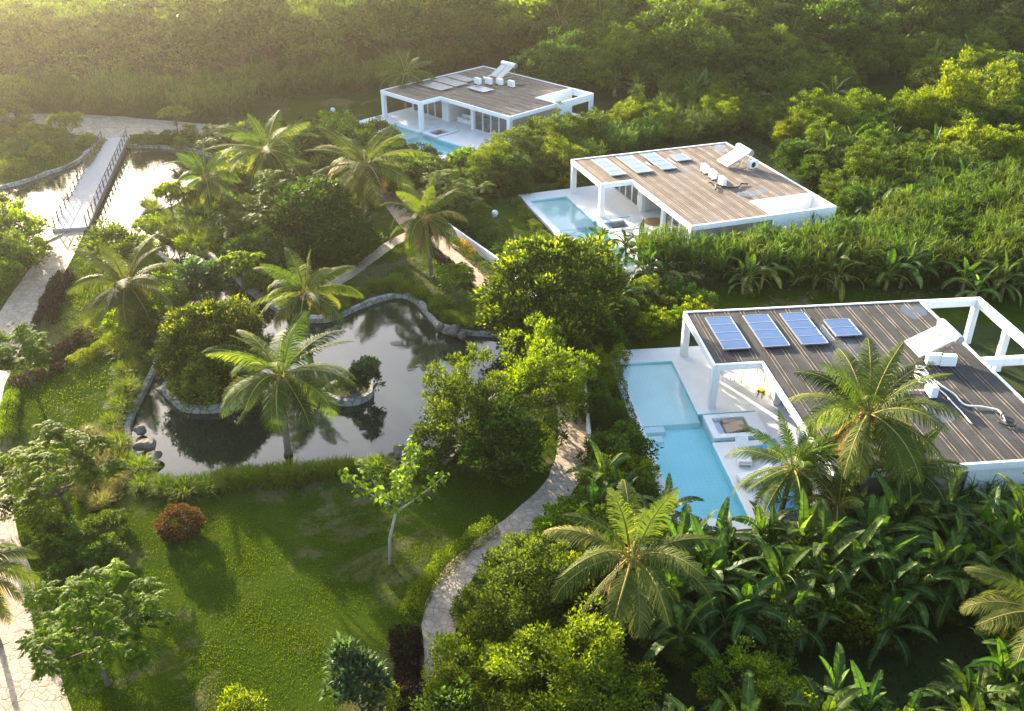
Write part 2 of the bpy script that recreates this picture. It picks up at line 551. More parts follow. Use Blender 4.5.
def make_villa(i):
    M = MAT
    (tx, ty), th = VILLA[i]
    lab = ['white flat-roofed villa with dark weathered roof and open pergola beside it',
           'white flat-roofed villa with tan striped roof, between the two other villas',
           'white flat-roofed villa farthest off, standing cornerwise before the forest'][i]
    v = thing('villa', lab, 'villa', (tx, ty, 0), th, 'flat-roofed pool villas')
    rightx = 16.2
    # floor deck
    d = MB(); d.sheet(DECK, [POOL], 0); d.skirt(DECK, -.9, 0)
    d.build('floor', M['deck'], v)
    # roof
    notch = i > 0
    outl = [(0, 0), (0, -7), (2.93, -7), (2.93, -18.05)]
    outl += [(10.3, -18.05), (10.3, -14.8), (rightx, -14.8), (rightx, 0)] if notch else [(rightx, -18.05), (rightx, 0)]
    rin = inset(outl, .16)
    rf = MB(); rf.sheet(rin, [], HR - .07, 0)
    # standing seams, in pairs, running front to back
    x = .75
    while x < rightx - .3:
        y1 = -6.84 if x < 2.93 else (-14.64 if (notch and x > 10.3) else -17.89)
        for o in (-.11, .11):
            rf.box(x + o - .016, x + o + .016, y1 + .02, -.2, HR - .075, HR - .035, 1)
        x += 1.02
    rf.build('roof', [M['roof_tan'], M['seam_pale']] if i else [M['roof_dark'], M['seam']], v)
    so = MB(); so.sheet(rin, [], HR - .40, 0, up=False); so.build('ceiling', M['white'], v)
    fa = MB(); ring(fa, outl, .16, HR - .42, HR); fa.build('fascia', M['white'], v)
    # columns
    cols = [(.24, -.24), (.24, -6.76), (4.3, -6.72), (4.3, -10.9), (3.2, -17.7)]
    for cx, cy in cols:
        MB().box(cx - .22, cx + .22, cy - .22, cy + .22, 0, HR - .41).build('column', M['white'], v)
    # walls
    w = MB()
    w.box(4.3, 15.9, -.5, -.3, 0, HR - .41)                    # back
    w.box(15.7, 15.9, -14.9 if notch else -17.7, -.51, 0, HR - .41)      # side
    w.box(4.52, 9.5, -6.75, -6.6, 0, HR - .41)
    w.box(4.52, 9.5, -11.15, -11.0, 0, HR - .41)
    w.box(4.22, 4.38, -6.49, -5.75, 0, HR - .41)
    w.build('wall', M['white'], v)
    fw = MB(); fw.box(3.43, 10.2, -17.75, -17.55, 0, HR - .41); fw.build('front_wall', M['stonewall'], v)
    bw = MB(); bw.box(9.52, 9.7, -10.99, -6.76, 0, HR - .41); bw.build('living_room_wall', M['stonewall'], v)
    # glazing
    for (y0, y1, npn) in ((-5.73, -.52, 4), (-17.5, -11.14, 5)):
        st = (y1 - y0) / npn
        for k in range(npn):
            a, b = y0 + k * st, y0 + (k + 1) * st
            f = MB()
            f.box(4.26, 4.34, a + .012, a + .07, .02, HR - .42); f.box(4.26, 4.34, b - .07, b - .012, .02, HR - .42)
            f.box(4.26, 4.34, a + .072, b - .072, .02, .1); f.box(4.26, 4.34, a + .072, b - .072, HR - .5, HR - .42)
            fo = f.build('sliding_door', M['white_smooth'], v)
            MB().box(4.293, 4.307, a + .065, b - .065, .095, HR - .495).build('pane', M['glass'], fo)
    # back windows
    if notch:
        # open-topped courtyard box in the front corner
        c = MB()
        if i == 1:
            c.box(10.3, rightx, -18.06, -17.86, HR - 1.05, HR)
            for x0, x1 in ((10.3, 11.3), (11.75, 13.2), (13.9, 15.0), (15.6, rightx)):
                c.box(x0, x1, -18.06, -17.86, HR - 1.45, HR - 1.052)
            c.box(10.3, rightx, -18.06, -17.86, 0, HR - 1.452)
            c.box(rightx - .2, rightx, -17.85, -14.81, 0, HR)
        else:
            c.box(10.3, rightx, -18.06, -17.86, HR - .75, HR)
            c.box(10.3, 12.6, -18.06, -17.86, 0, HR - .752)
            c.box(rightx - .6, rightx, -18.06, -17.86, 0, HR - .752)
            c.box(rightx - .2, rightx, -17.85, -14.81, HR - .75, HR)
        c.box(10.31, 10.5, -17.85, -14.97, 0, HR - .002)
        c.box(10.51, rightx - .21, -15.0, -14.81, 0, HR - .002)
        c.build('courtyard_wall', M['white'], v)
    else:
        fw2 = MB(); fw2.box(10.22, 15.9, -17.9, -17.7, 0, HR - .41); fw2.build('rendered_wall', M['white'], v)
        # pergola: beams on square posts beside the roof
        zt, zb = HR - .01, HR - .52
        MB().box(rightx + .01, 20.4, -.36, 0, zb, zt).build('pergola_beam', M['white'], v)
        MB().box(20.04, 20.4, -15.0, -.37, zb, zt).build('pergola_beam', M['white'], v)
        MB().box(rightx + .01, 20.03, -8.1, -7.74, zb, zt).build('pergola_beam', M['white'], v)
        MB().box(rightx + .01, 20.03, -15.0, -14.64, zb, zt).build('pergola_beam', M['white'], v)
        for px, py in ((20.1, -.25), (20.16, -4.0), (20.16, -7.92), (20.16, -11.5), (20.16, -14.8)):
            MB().box(px - .2, px + .2, py - .2, py + .2, GZ - .1, zb - .003).build('pergola_post', M['white'], v)
        MB().box(rightx + .02, 17.1, -14.6, -.4, GZ - .1, 1.5).build('ledge', M['white'], v)
    # puddle on the roof
    spots = [[(12.2, -3.2, 1.3, .9), (10.6, -13.2, 1.1, .8), (8.6, -3.7, 1.2, 1.0), (15.0, -1.5, .7, 1.1)], [(11.4, -13.0, 1.2, .8), (8.0, -3.3, 1.6, .9), (14.8, -1.4, .8, 1.0)], [(13.2, -4.3, 1.0, .7)]][i]
    for px, py, rx, ry in spots[1:] if i == 0 else spots:
        rr = random.Random(int(px * 31 + i)); n = 26; ph = [rr.uniform(0, 6.28) for _ in range(3)]
        lp = []
        for k in range(n):
            t = 2 * math.pi * k / n
            r = 1 + .22 * math.sin(2 * t + ph[0]) + .14 * math.sin(3 * t + ph[1]) + .08 * math.sin(5 * t + ph[2])
            lp.append((px + rx * r * math.cos(t), py + ry * r * math.sin(t)))
        MB().sheet(lp, [], HR - .065).build('puddle', M['puddle'], v)
    return v


def make_pool(i):
    M = MAT
    (tx, ty), th = VILLA[i]
    lab = ['turquoise pool beside the charcoal-roofed villa, palm fronds over its near end', 'turquoise pool of the tan-roofed middle villa, bananas at its near end',
           'small visible corner of turquoise pool at the farthest villa'][i]
    p = thing('swimming_pool', lab, 'pool', (tx, ty, 0), th, 'villa pools')
    b = MB()
    e = .004
    xs = (-4.35 - e, -.75 + e)
    # floors
    b.box(xs[0], xs[1], -17.1 - e, -7.8, -.75, -.62, 0)
    b.skirt(POOL, -.70, 0, 0)
    b.box(-.74, 2.75, -7.7, -7.4, -.75, -.6, 0); b.box(-.74, 2.75, -10.45, -10.15, -.75, -.6, 0)
    b.box(-.74, -.56, -10.14, -7.71, -.75, -.6, 0)
    b.build('basin', M['tile'], p)
    MB().box(xs[0] + .01, xs[1] - .01, -7.99, -.955, -.75, -.26).build('sun_shelf', M['tile_pale'], p)
    for k, (y0, z) in enumerate(((-8.6, -.33), (-9.4, -.47))):
        MB().box(-4.34, -3.0 - .3 * k, y0, y0 + .6, -.615, z).build('underwater_step', M['tile_pale'], p)
    MB().sheet(inset(POOL, .002), [], -.10).build('water', M['poolwater'], p)
    # sunken seat in the water
    lab = ['white sunken seat ring with beige cushions in the nearest pool', 'white sunken seat with stone floor beside the middle pool', 'white sunken seat beside the farthest pool'][i]
    s = thing('sunken_seat', lab, 'seat', (tx, ty, 0), th, 'sunken seats by the pools')
    O = [(-.55, -7.7), (-.55, -10.15), (2.77, -10.15), (2.77, -7.7)]
    I = [(-.15, -8.1), (-.15, -9.75), (1.85, -9.75), (1.85, -8.1)]
    zt = .10 if i == 0 else .03
    r = MB(); r.sheet(O, [I], zt); r.skirt(O, -.8, zt); r.skirt(I, -.56, zt)
    r.build('rim', M['white'], s)
    MB().sheet(I, [], -.55).build('seat_floor', M['stonewall'], s)
    MB().box(-.14, .35, -9.74, -8.11, -.545, -.15).build('bench', M['white'], s)
    if i == 0:
        Mx = Matrix.Translation((.75, -8.9, -.1)) @ Matrix.Rotation(R(-14), 4, 'Y')
        MB().box(-.35, .9, -.5, .4, -.06, .06, 0, Mx).build('cushion', M['beige'], s)
        MB().box(.5, 1.3, -8.5, -8.13, -.54, .02).build('cushion', M['beige'], s)
    else:
        MB().box(.5, 1.5, -9.5, -9.1, -.54, -.2).build('cushion', M['beige'], s)


def solar_panel(i, x0, y0, x1, y1, n, mat, label, zo=.10):
    o = thing('solar_array', label, 'solar panel', vloc(i, (x0 + x1) / 2, (y0 + y1) / 2, HR + zo), VILLA[i][1], 'solar panels on the villa roofs')
    w, h = x1 - x0, abs(y1 - y0)
    f = MB()
    for sx in (-1, 1):
        f.box(sx * w / 2 - .03, sx * w / 2 + .03, -h / 2, h / 2, -.05, .035)
        f.box(sx * w * .3 - .03, sx * w * .3 + .03, -h / 2 + .1, h / 2 - .1, -zo - .06, -.052)
    for k in range(n + 1):
        y = -h / 2 + h * k / n
        f.box(-w / 2 + .031, w / 2 - .031, y - .025, y + .025, -.05, .034)
    f.build('frame', MAT['steel'], o)
    for k in range(n):
        a, b = -h / 2 + h * k / n + .026, -h / 2 + h * (k + 1) / n - .026
        MB().box(-w / 2 + .032, w / 2 - .032, a, b, -.03, .02).build('module', mat, o)
    return o


def water_heater(i, x, y, label):
    """collector sloping up to a horizontal tank; origin at the low edge's middle"""
    o = thing('solar_water_heater', label, 'water heater', vloc(i, x, y, HR - .06), VILLA[i][1], 'solar water heaters')
    L, W, A = 2.25, 2.0, R(27)
    Mx = Matrix.Translation((0, 0, .22)) @ Matrix.Rotation(-A, 4, 'Y')
    for s in (-1, 1):
        c = MB().box(0, L, s * .51 - .48, s * .51 + .48, -.05, .05, 0, Mx).build('collector', MAT['collector'], o)
        MB().box(.05, L - .05, s * .51 - .43, s * .51 + .43, .052, .058, 0, Mx).build('collector_glass', MAT['collector'], c)
    ex, ez = L * math.cos(A), .22 + L * math.sin(A)
    t = MB(); yy = 1.15
    prof = [(-yy, .04), (-yy + .03, .26), (-yy + .1, .29), (yy - .1, .29), (yy - .03, .26), (yy, .04)]
    t.tube([(ex + .2, a, ez + .1) for a, _ in prof], [r for _, r in prof], 20)
    tk = t.build('tank', MAT['white_smooth'], o, smooth=True)
    for s in (-1, 1):
        MB().tube([(ex + .2, s * 1.151, ez + .1), (ex + .2, s * 1.185, ez + .1)], .27, 20).build('end_cap', MAT['steel'], tk)
    f = MB()
    for s in (-1, 1):
        f.bar((ex + .2, s * .85, 0), (ex + .2, s * .85, ez - .2), .06, .06)
        f.bar((ex + .2, s * .85, .05), (.1, s * .85, .1), .05, .05)
        f.bar((ex + .15, s * .85, ez - .25), (1.0, s * .85, .08), .04, .04)
    f.build('stand', MAT['steel'], o)
    return o


def ac_unit(i, x, y, label, rz=0.0):
    o = thing('air_conditioner', label, 'air conditioner', vloc(i, x, y, HR - .06), VILLA[i][1] + rz, 'air conditioners on the villa roofs')
    MB().box(-.45, .45, -.19, .19, .12, .78).build('casing', MAT['white_smooth'], o)
    g = MB()
    for r in (.08, .16, .24):
        pts = [(-.12 + r * math.cos(a), -.205, .45 + r * math.sin(a)) for a in [k * math.pi / 8 for k in range(17)]]
        g.tube(pts, .009, 4)
    g.lathe([(0, 0), (.25, 0)], 20)
    g.v[-40:] = [(-.12 + a, -.194, .45 + b) for a, b, c in g.v[-40:]]
    g.build('fan_grille', MAT['dark'], o)
    f = MB(); f.box(-.36, -.26, -.22, .22, 0, .118); f.box(.26, .36, -.22, .22, 0, .118); f.build('foot', MAT['dark'], o)
    return o


def roof_gear():
    M = MAT
    nm = ['charcoal roof', 'tan roof', 'farthest roof']
    # panels: (x0,y0,x1,y1,n)
    P = [[(1.1, -1.25, 2.75, -5.4, 4), (3.6, -1.22, 5.25, -5.35, 4), (6.05, -1.2, 7.7, -5.32, 4), (8.55, -2.35, 10.2, -4.5, 2)],
         [(1.65, -.95, 3.05, -5.6, 4), (4.1, -1.0, 5.6, -5.68, 4), (6.6, -.98, 8.0, -5.6, 4), (9.0, -2.0, 10.4, -3.9, 2)],
         [(4.5, -1.4, 6.4, -5.3, 4), (6.9, -1.2, 8.7, -5.2, 4), (9.2, -1.2, 10.6, -4.6, 4), (7.4, -6.5, 9.0, -9.3, 3)]]
    desc = [['first', 'second', 'third'], ['first', 'second', 'third'], ['first', 'second', 'third']]
    near = ['next to the terrace end', 'between its two long neighbours', 'beside the small panel']
    for i in range(3):
        for k, (x0, y0, x1, y1, n) in enumerate(P[i]):
            mat = M['pv_blue'] if i == 0 else M['pv_grey'] if i == 2 else M['pv_pale']
            colr = ['blue', 'pale silvery', 'grey'][i]
            if k < 3:
                lab = f'long {colr} solar panel on the {nm[i]}, {near[k]}'
            else:
                lab = f'short {colr} two-module solar panel on the {nm[i]}' if i < 2 else 'pale panel lying off by itself nearer the front edge of the farthest roof'
            solar_panel(i, x0, y0, x1, y1, n, mat, lab)
    water_heater(0, 12.35, -6.7, 'solar water heater with white tank on the charcoal roof')
    water_heater(1, 12.3, -6.1, 'solar water heater with pale collectors on the tan roof')
    water_heater(2, 12.9, -5.6, 'solar water heater with white tank on the farthest roof')
    for k, (x, y, lab, rz) in enumerate(((11.35, -9.9, 'white air conditioner on the charcoal roof, upper of the pair by the cables', 1.5), (11.2, -11.5, 'white air conditioner on the charcoal roof, lower of the pair by the cables', 1.5),
                                         (13.7, -8.5, 'white air conditioner on the charcoal roof, just below the water heater', 3.0), (12.95, -8.3, 'small white box unit on the charcoal roof, close beside the water heater', 3.0))):
        ac_unit(0, x, y, lab, rz)
    for k, (x, y, lab) in enumerate(((9.96, -7.2, 'white air conditioner on the tan roof, nearest the panels'), (9.87, -8.8, 'white air conditioner on the tan roof, middle of the three'), (9.8, -10.6, 'white air conditioner on the tan roof, nearest the front edge'))):
        ac_unit(1, x, y, lab, 1.5)
    ac_unit(1, 14.6, -7.6, 'small white air conditioner on the tan roof, in the shade of its water heater', .2)
    for k, (x, y, lab) in enumerate(((9.6, -6.0, 'white air conditioner on the farthest roof, nearest the panels'), (10.5, -6.9, 'white air conditioner on the farthest roof, second from the panels'), (11.2, -8.0, 'white air conditioner on the farthest roof, third from the panels'), (11.5, -9.6, 'white air conditioner on the farthest roof, nearest the front edge'))):
        ac_unit(2, x, y, lab, 1.5)
    # cables and pipes
    def cable(i, pts, r, mat, lab, nm='cable'):
        sm = smooth_line([(a, b) for a, b in pts], 5, closed=False)
        m = MB(); m.tube([vloc(i, a, b, HR + r - .02 + .05 * (1 + math.sin(k * .9)) * .3) for k, (a, b) in enumerate(sm)], r, 6)
        tag(m.build(nm, mat, None, True), lab, 'cable', 'cables on the villa roofs')
    cable(0, [(12.6, -8.4), (12.0, -9.0), (12.2, -10.4), (12.5, -11.6), (12.6, -12.8), (13.5, -13.1), (14.1, -13.6), (13.9, -14.6)], .05, M['cable'], 'white pipe wandering over the charcoal roof past the air conditioners')
    cable(0, [(12.0, -9.2), (11.9, -10.6), (12.0, -11.9), (12.0, -13.2), (12.0, -14.6)], .045, M['cable'], 'white pipe running straight to the front on the charcoal roof')
    cable(0, [(11.0, -11.1), (10.2, -11.0), (9.4, -10.9)], .04, M['cable'], 'short pale pipe leading towards the palm on the charcoal roof')
    cable(0, [(14.3, -13.7), (13.9, -14.2), (14.3, -14.9), (13.8, -15.0), (13.5, -14.5)], .05, M['dark'], 'coil of black cable at the end of the white pipe')
    cable(0, [(12.0, -9.4), (13.0, -9.6), (13.6, -9.1)], .035, M['dark'], 'black cable between the air conditioners of the charcoal roof')
    cable(1, [(9.2, -10.4), (10.0, -11.4), (10.8, -11.6), (11.4, -11.0), (12.0, -11.2)], .07, M['dark'], 'black hose round the air conditioners on the tan roof')
    cable(1, [(9.0, -9.6), (9.2, -10.6), (8.6, -11.6)], .08, M['dark'], 'black pipe bundle lying on the tan roof')
    cable(2, [(10.8, -7.6), (11.9, -8.6), (12.4, -9.8), (13.2, -10.2)], .07, M['dark'], 'dark hose on the farthest roof')


def furniture():
    M = MAT
    def lounger(i, x, y, rz, lab, blue=True, w=.75):
        o = thing('sun_lounger', lab, 'lounger', vloc(i, x, y, 0), VILLA[i][1] + rz, 'pool loungers')
        b = MB(); b.box(-1.0, 1.0, -w / 2, w / 2, .16, .30)
        b.build('frame', M['white_smooth'], o)
        for sx in (-.9, .9):
            for sy in (-1, 1):
                MB().box(sx - .05, sx + .05, sy * (w / 2 - .06) - .04, sy * (w / 2 - .06) + .04, 0, .158).build('leg', M['white_smooth'], o)
        Mx = Matrix.Translation((.25, 0, .36)) @ Matrix.Rotation(R(-26), 4, 'Y')
        MB().box(.0, .85, -w / 2 + .02, w / 2 - .02, -.05, .06, 0, Mx).build('backrest', M['blue'] if blue else M['white'], o)
        MB().box(-.98, .22, -w / 2 + .02, w / 2 - .02, .302, .41).build('mattress', M['blue'] if blue else M['white'], o)
        return o
    lounger(0, 1.55, -11.9, 0.1, 'blue lounger on the deck just below the sunken seat')
    lounger(0, .55, -12.0, 1.4, 'white lounger next to the blue one, close to the pool edge', False)
    lounger(0, .55, -14.2, 0.15, 'white lounger under the palm fronds at the nearest pool', False)
    lounger(0, 1.2, -16.2, .12, 'blue lounger at the near deck corner, under the palm, farther of two', True)
    lounger(0, 1.3, -17.05, .12, 'blue lounger at the near deck corner, under the palm, nearer of two', True)
    lounger(1, .8, -12.6, .05, 'white lounger on the sunlit deck of the middle villa', False, 1.1)
    lounger(1, .6, -14.6, .05, 'white lounger of the middle villa, half behind banana leaves', False)

    def chair(i, x, y, rz, lab, mat):
        o = thing('chair', lab, 'chair', vloc(i, x, y, 0), VILLA[i][1] + rz, 'terrace chairs')
        MB().box(-.25, .25, -.25, .25, .42, .47).build('seat', mat, o)
        MB().box(-.25, .25, .215, .25, .471, .9).build('backrest', mat, o)
        for sx in (-.22, .22):
            for sy in (-.22, .22):
                MB().box(sx - .02, sx + .02, sy - .02, sy + .02, 0, .419).build('leg', mat, o)
    chair(0, 1.9, -3.5, .6, 'white chair on the shaded terrace beside the small table', M['white_smooth'])
    chair(0, 2.9, -3.9, -2.2, 'white chair on the shaded terrace, facing the other across the table', M['white_smooth'])
    t = thing('table', 'small white table on the shaded terrace', 'table', vloc(0, 2.4, -3.7, 0), .1)
    MB().lathe([(0, .70), (.38, .70), (.38, .74), (0, .74)], 24).build('tabletop', M['white_smooth'], t)
    MB().lathe([(.04, .02), (.04, .70)], 12).build('pedestal', M['white_smooth'], t)
    MB().lathe([(0, 0), (.25, 0), (.25, .02), (0, .03)], 20).build('base', M['white_smooth'], t)
    s = thing('stool', 'dark stool at the terrace edge by the living room', 'stool', vloc(0, 3.6, -5.9, 0), .3)
    MB().lathe([(0, .42), (.22, .42), (.22, .47), (0, .47)], 18).build('seat', M['dark'], s)
    for k in range(4):
        a = k * math.pi / 2
        MB().bar((.15 * math.cos(a), .15 * math.sin(a), .42), (.22 * math.cos(a), .22 * math.sin(a), 0), .03, .03).build('leg', M['dark'], s)
    tw = MB(); tw.box(-.14, .16, -.18, .18, .475, .56); tw.box(.225, .25, -.17, .17, .12, .5)
    tw = tw.build('towel', M['yellow']); tag(tw, 'yellow towel thrown over the dark stool', 'towel'); tw.location = vloc(0, 3.6, -5.9, 0); tw.rotation_euler = (0, 0, .3)

    def sofa(i, x, y, rz, lab, mat):
        o = thing('sofa', lab, 'sofa', vloc(i, x, y, 0), VILLA[i][1] + rz, 'living room sofas')
        MB().box(-1.1, 1.1, -.45, .45, .05, .40).build('base', mat, o)
        MB().box(-1.1, 1.1, .25, .45, .401, .82).build('backrest', mat, o)
        for sx in (-1, 1):
            MB().box(sx * 1.0 - .1, sx * 1.0 + .1, -.45, .24, .401, .62).build('armrest', mat, o)
            MB().box(sx * .44 - .43, sx * .44 + .43, -.43, .22, .402, .52).build('cushion', mat, o)
    sofa(0, 6.8, -8.9, -1.57, 'pale sofa in the open living room of the nearest villa', M['white'])
    sofa(1, 6.6, -8.6, -1.57, 'cream sofa in the open living room of the middle villa', M['beige'])
    sofa(2, 5.4, -8.6, -1.57, 'white sofa at the living room opening of the farthest villa', M['white'])
    sofa(2, 6.8, -9.6, 1.57, 'white sofa deeper inside the living room of the farthest villa', M['white'])
    rg = MB().lathe([(0, .02), (1.0, .02), (1.0, .004)], 32).build('rug', M['rattan']); tag(rg, 'round woven rug at the living room opening of the middle villa', 'rug'); rg.location = vloc(1, 4.3, -9.4, 0)
    for (px, py, lab) in ((333, 113, 'white ball lamp on the lawn by the farthest villa'), (495, 217, 'white ball lamp on the lawn beside the middle pool')):
        x, y = G(px, py)
        o = thing('garden_lamp', lab, 'lamp', (x, y, GZ), 0, 'white ball lamps on the lawns')  # white lawn ornaments simplified to balls; no light source
        MB().lathe([(.28 * math.sin(a), .36 - .30 * math.cos(a)) for a in [k * math.pi / 14 for k in range(15)]], 24).build('globe', M['white_smooth'], o, True)
        MB().lathe([(.2, 0), (.2, .05), (.1, .08)], 14).build('base', M['steel'], o)


# --------------------------------------------------------------- garden setting
WATER_PX = [(-90, 198), (0, 187), (47, 173), (75, 163), (90, 152), (103, 141), (116, 142), (129, 146), (155, 146), (200, 152), (226, 164), (214, 187), (180, 202), (152, 213), (138, 221),
            (165, 238), (200, 251), (225, 268), (250, 292), (290, 316), (318, 320), (336, 317), (356, 308), (380, 299), (401, 295), (416, 302), (430, 318), (443, 330), (462, 332), (503, 336), (522, 350),
            (505, 375), (485, 405), (460, 440), (440, 462), (424, 468), (406, 460), (351, 463), (306, 469), (256, 474), (180, 482), (158, 474), (142, 461), (130, 426), (150, 381), (162, 356),
            (177, 330), (188, 302), (184, 278), (168, 259), (150, 244), (128, 234), (100, 229), (84, 224), (54, 238), (30, 246), (0, 252), (-90, 258)]
WATER = None
ISLES_PX = [((207, 388), 2.75, 2.5), ((349, 391), 1.75, 1.25)]


def blob(cx, cy, rx, ry, seed, n=36, amp=.08):
    rr = random.Random(seed); ph = [rr.uniform(0, 6.28) for _ in range(4)]
    return [(cx + rx * f * math.cos(t), cy + ry * f * math.sin(t)) for t in [2 * math.pi * k / n for k in range(n)]
            for f in [1 + amp * (math.sin(2 * t + ph[0]) + .7 * math.sin(3 * t + ph[1]) + .5 * math.sin(5 * t + ph[2]))]]


def deck_loop(i, g=0.0):
    return [vloc(i, x + (g if x > 0 else -g), y + (g if y > 0 else -g))[:2] for x, y in DECK]


PATHS = {}


def garden():
    global WATER
    M = MAT
    WATER = smooth_line(GP(WATER_PX), 3)
    holes = [WATER] + [deck_loop(i, -.05) for i in range(3)]
    g = MB(); g.sheet([(-300, -20), (300, -20), (300, 300), (-300, 300)], holes, GZ)
    tag(g.build('ground', M['soil']), 'dark planted soil under the garden and the jungle', 'ground', kind='structure')
    GARDEN = GP([(-260, 760), (-260, 560), (-260, 330), (-260, 120), (0, 112), (200, 126), (300, 122), (380, 140), (440, 175), (462, 215), (455, 238), (500, 270), (540, 310), (583, 360), (584, 431), (560, 500), (470, 590), (436, 655), (430, 760)])
    l = MB(); l.sheet(GARDEN, [WATER], GZ + .004)
    tag(l.build('lawn', M['lawn']), 'uneven sunlit lawn round the pond', 'lawn', kind='structure')
    for k, (pl, lab) in enumerate((([(462, 205), (512, 196), (548, 246), (575, 290), (540, 300), (500, 262)], 'small dry lawn beside the middle pool'), ([(600, 300), (690, 288), (900, 292), (1100, 300), (1100, 335), (905, 318), (700, 322), (640, 352), (600, 352)], 'shaded lawn behind the charcoal-roofed villa'),
                                    ([(290, 98), (385, 92), (388, 128), (330, 132), (285, 122)], 'lawn before the terrace of the farthest villa'), ([(845, 92), (905, 86), (920, 120), (880, 138), (850, 118)], 'clearing of mown grass among the jungle shrubs'),
                                    ([(985, 62), (1060, 55), (1060, 85), (990, 80)], 'grass clearing beyond the tall yellow-green tree'), ([(480, 190), (560, 180), (575, 196), (515, 196)], 'strip of grass behind the middle pool'))):
        p = MB(); p.sheet(GP(pl), [], GZ + .004 + .0005 * k)
        tag(p.build('lawn', M['lawn']), lab, 'lawn', kind='structure')
    w = MB(); w.sheet(offset_loop(WATER, .3), [], -.50)
    tag(w.build('pond_water', M['pond']), 'dark still water of the pond and lagoon', 'water', kind='structure')
    b = MB(); b.sheet(offset_loop(WATER, 1.0), [], -1.3); tag(b.build('pond_bed', M['soil']), 'muddy bed of the pond', 'ground', kind='structure')

    def rim(loop, wid, lab, zt=GZ + .08):
        n = len(loop); rr = random.Random(len(loop)); od = [offset_loop(loop, wid * f) for f in (.45, .8, 1.15, 1.7)]; o = [od[rr.choice((0, 1, 1, 2, 3))][q] for q in range(n)]
        m = MB()
        zz = [zt + rr.uniform(-.05, .06) for _ in loop]
        a = offset_loop(loop, -.04)
        vs = [(*a[i], -1.28) for i in range(n)] + [(*loop[i], zz[i]) for i in range(n)] + [(*o[i], zz[i] + rr.uniform(-.03, .03)) for i in range(n)] + [(*o[i], GZ - .2) for i in range(n)]
        fs = []
        for r in range(3):
            for i in range(n):
                j = (i + 1) % n
                fs.append((r * n + i, r * n + j, (r + 1) * n + j, (r + 1) * n + i))
        m.add(vs, fs)
        return tag(m.build('stone_edging', M['edging']), lab, 'stone edging')
    rim(WATER, .4, 'low grey stone edging running round the whole pond and lagoon')
    for k, ((px, py), rx, ry) in enumerate(ISLES_PX):
        cx, cy = G(px, py, GZ)
        lp = blob(cx, cy, rx, ry, 5 + k)
        m = MB(); m.sheet(lp, [], GZ + .06); tag(m.build('island_soil', M['soil']), ['earth of the round tree island', 'earth of the small walled island'][k], 'ground', kind='structure')
        n = len(lp); inn = offset_loop(lp, -.28); m = MB()
        zt = GZ + .2
        vs = [(*p, -1.28) for p in lp] + [(*p, zt) for p in lp] + [(*p, zt) for p in inn] + [(*p, GZ) for p in inn]
        m.add(vs, [(r * n + i, r * n + (i + 1) % n, (r + 1) * n + (i + 1) % n, (r + 1) * n + i) for r in range(3) for i in range(n)])
        tag(m.build('stone_edging', M['edging']), ['stone rim of the round island under the yellow-topped tree', 'stone rim of the small island in open water'][k], 'stone edging')

    def path(name, px, w, mat, lab, cat='path', zo=.008):
        ln = smooth_line(GP(px), 4, False)
        if hasattr(w, '__len__'):
            w = list(np.interp(np.linspace(0, 1, len(ln)), np.linspace(0, 1, len(w)), w))
        rr = random.Random(len(ln)); L, Rr = strip(ln, w)
        L = [(x + rr.uniform(-.06, .06), y + rr.uniform(-.06, .06)) for x, y in L]; Rr = [(x + rr.uniform(-.06, .06), y + rr.uniform(-.06, .06)) for x, y in Rr]
        m = MB(); n = len(L)
        m.add([(*p, GZ + zo) for p in L] + [(*p, GZ + zo) for p in Rr], [(i, n + i, n + i + 1, i + 1) for i in range(n - 1)])
        PATHS[name] = (L, Rr)
        return tag(m.build('path', mat), lab, 'path', kind='structure')
    path('left', [(74, 224), (57, 255), (34, 290), (13, 325), (-14, 375), (-30, 430), (-27, 478), (-15, 533), (3, 600), (22, 680), (45, 770)], [2.3, 2.9, 2.9, 2.9, 2.9, 2.9, 2.9], M['flag'], 'pale flagstone path leading from the bridge down past the lawn')
    path('wind', [(425, 760), (435, 700), (442, 655), (439, 615), (455, 578), (488, 547), (525, 520), (558, 488), (572, 455), (574, 430), (572, 405), (562, 375), (542, 340), (515, 305)], [1.5, 1.5, 1.6, 1.7, 1.8, 1.9, 1.9], M['flag'], 'winding flagstone path between lawn and boundary wall')
    path('wind2', [(515, 305), (481, 277), (450, 252), (420, 231), (400, 208), (392, 194), (378, 178), (350, 165)], [2.0, 2.2, 2.3, 2.3, 2.3, 2.0], M['flag_warm'], 'warm-coloured upper length of the winding path', zo=.010)
    path('side', [(414, 232), (391, 244), (368, 261), (345, 277), (320, 292)], 1.1, M['flag'], 'narrow pale footpath branching off across the grass', zo=.012)
    path('plaza', [(-120, 112), (30, 118), (70, 121), (105, 126), (150, 127), (207, 130), (260, 131)], [3.5, 3.6, 5.5, 8.0, 5.5, 4.0, 3.5], M['flag'], 'broad pale paving where the paths meet beyond the bridge', zo=.010)
    path('apron', [(106, 128), (113, 134), (116, 141)], [3.6, 2.9], M['flag'], 'paved approach to the bridge', zo=.014)
    # bridge
    a0, a1 = Vector(G(115, 137.5, .05)), Vector(G(70, 228, .05))
    ln = (a1 - a0).length; ang = math.atan2(a1.y - a0.y, a1.x - a0.x)
    br = thing('footbridge', 'straight boarded footbridge with low post railings across the lagoon', 'bridge', (a0.x, a0.y, 0), ang)
    W = 1.35
    MB().box(0, ln, -W, W, -.22, .05).build('deck', M['boards'], br)
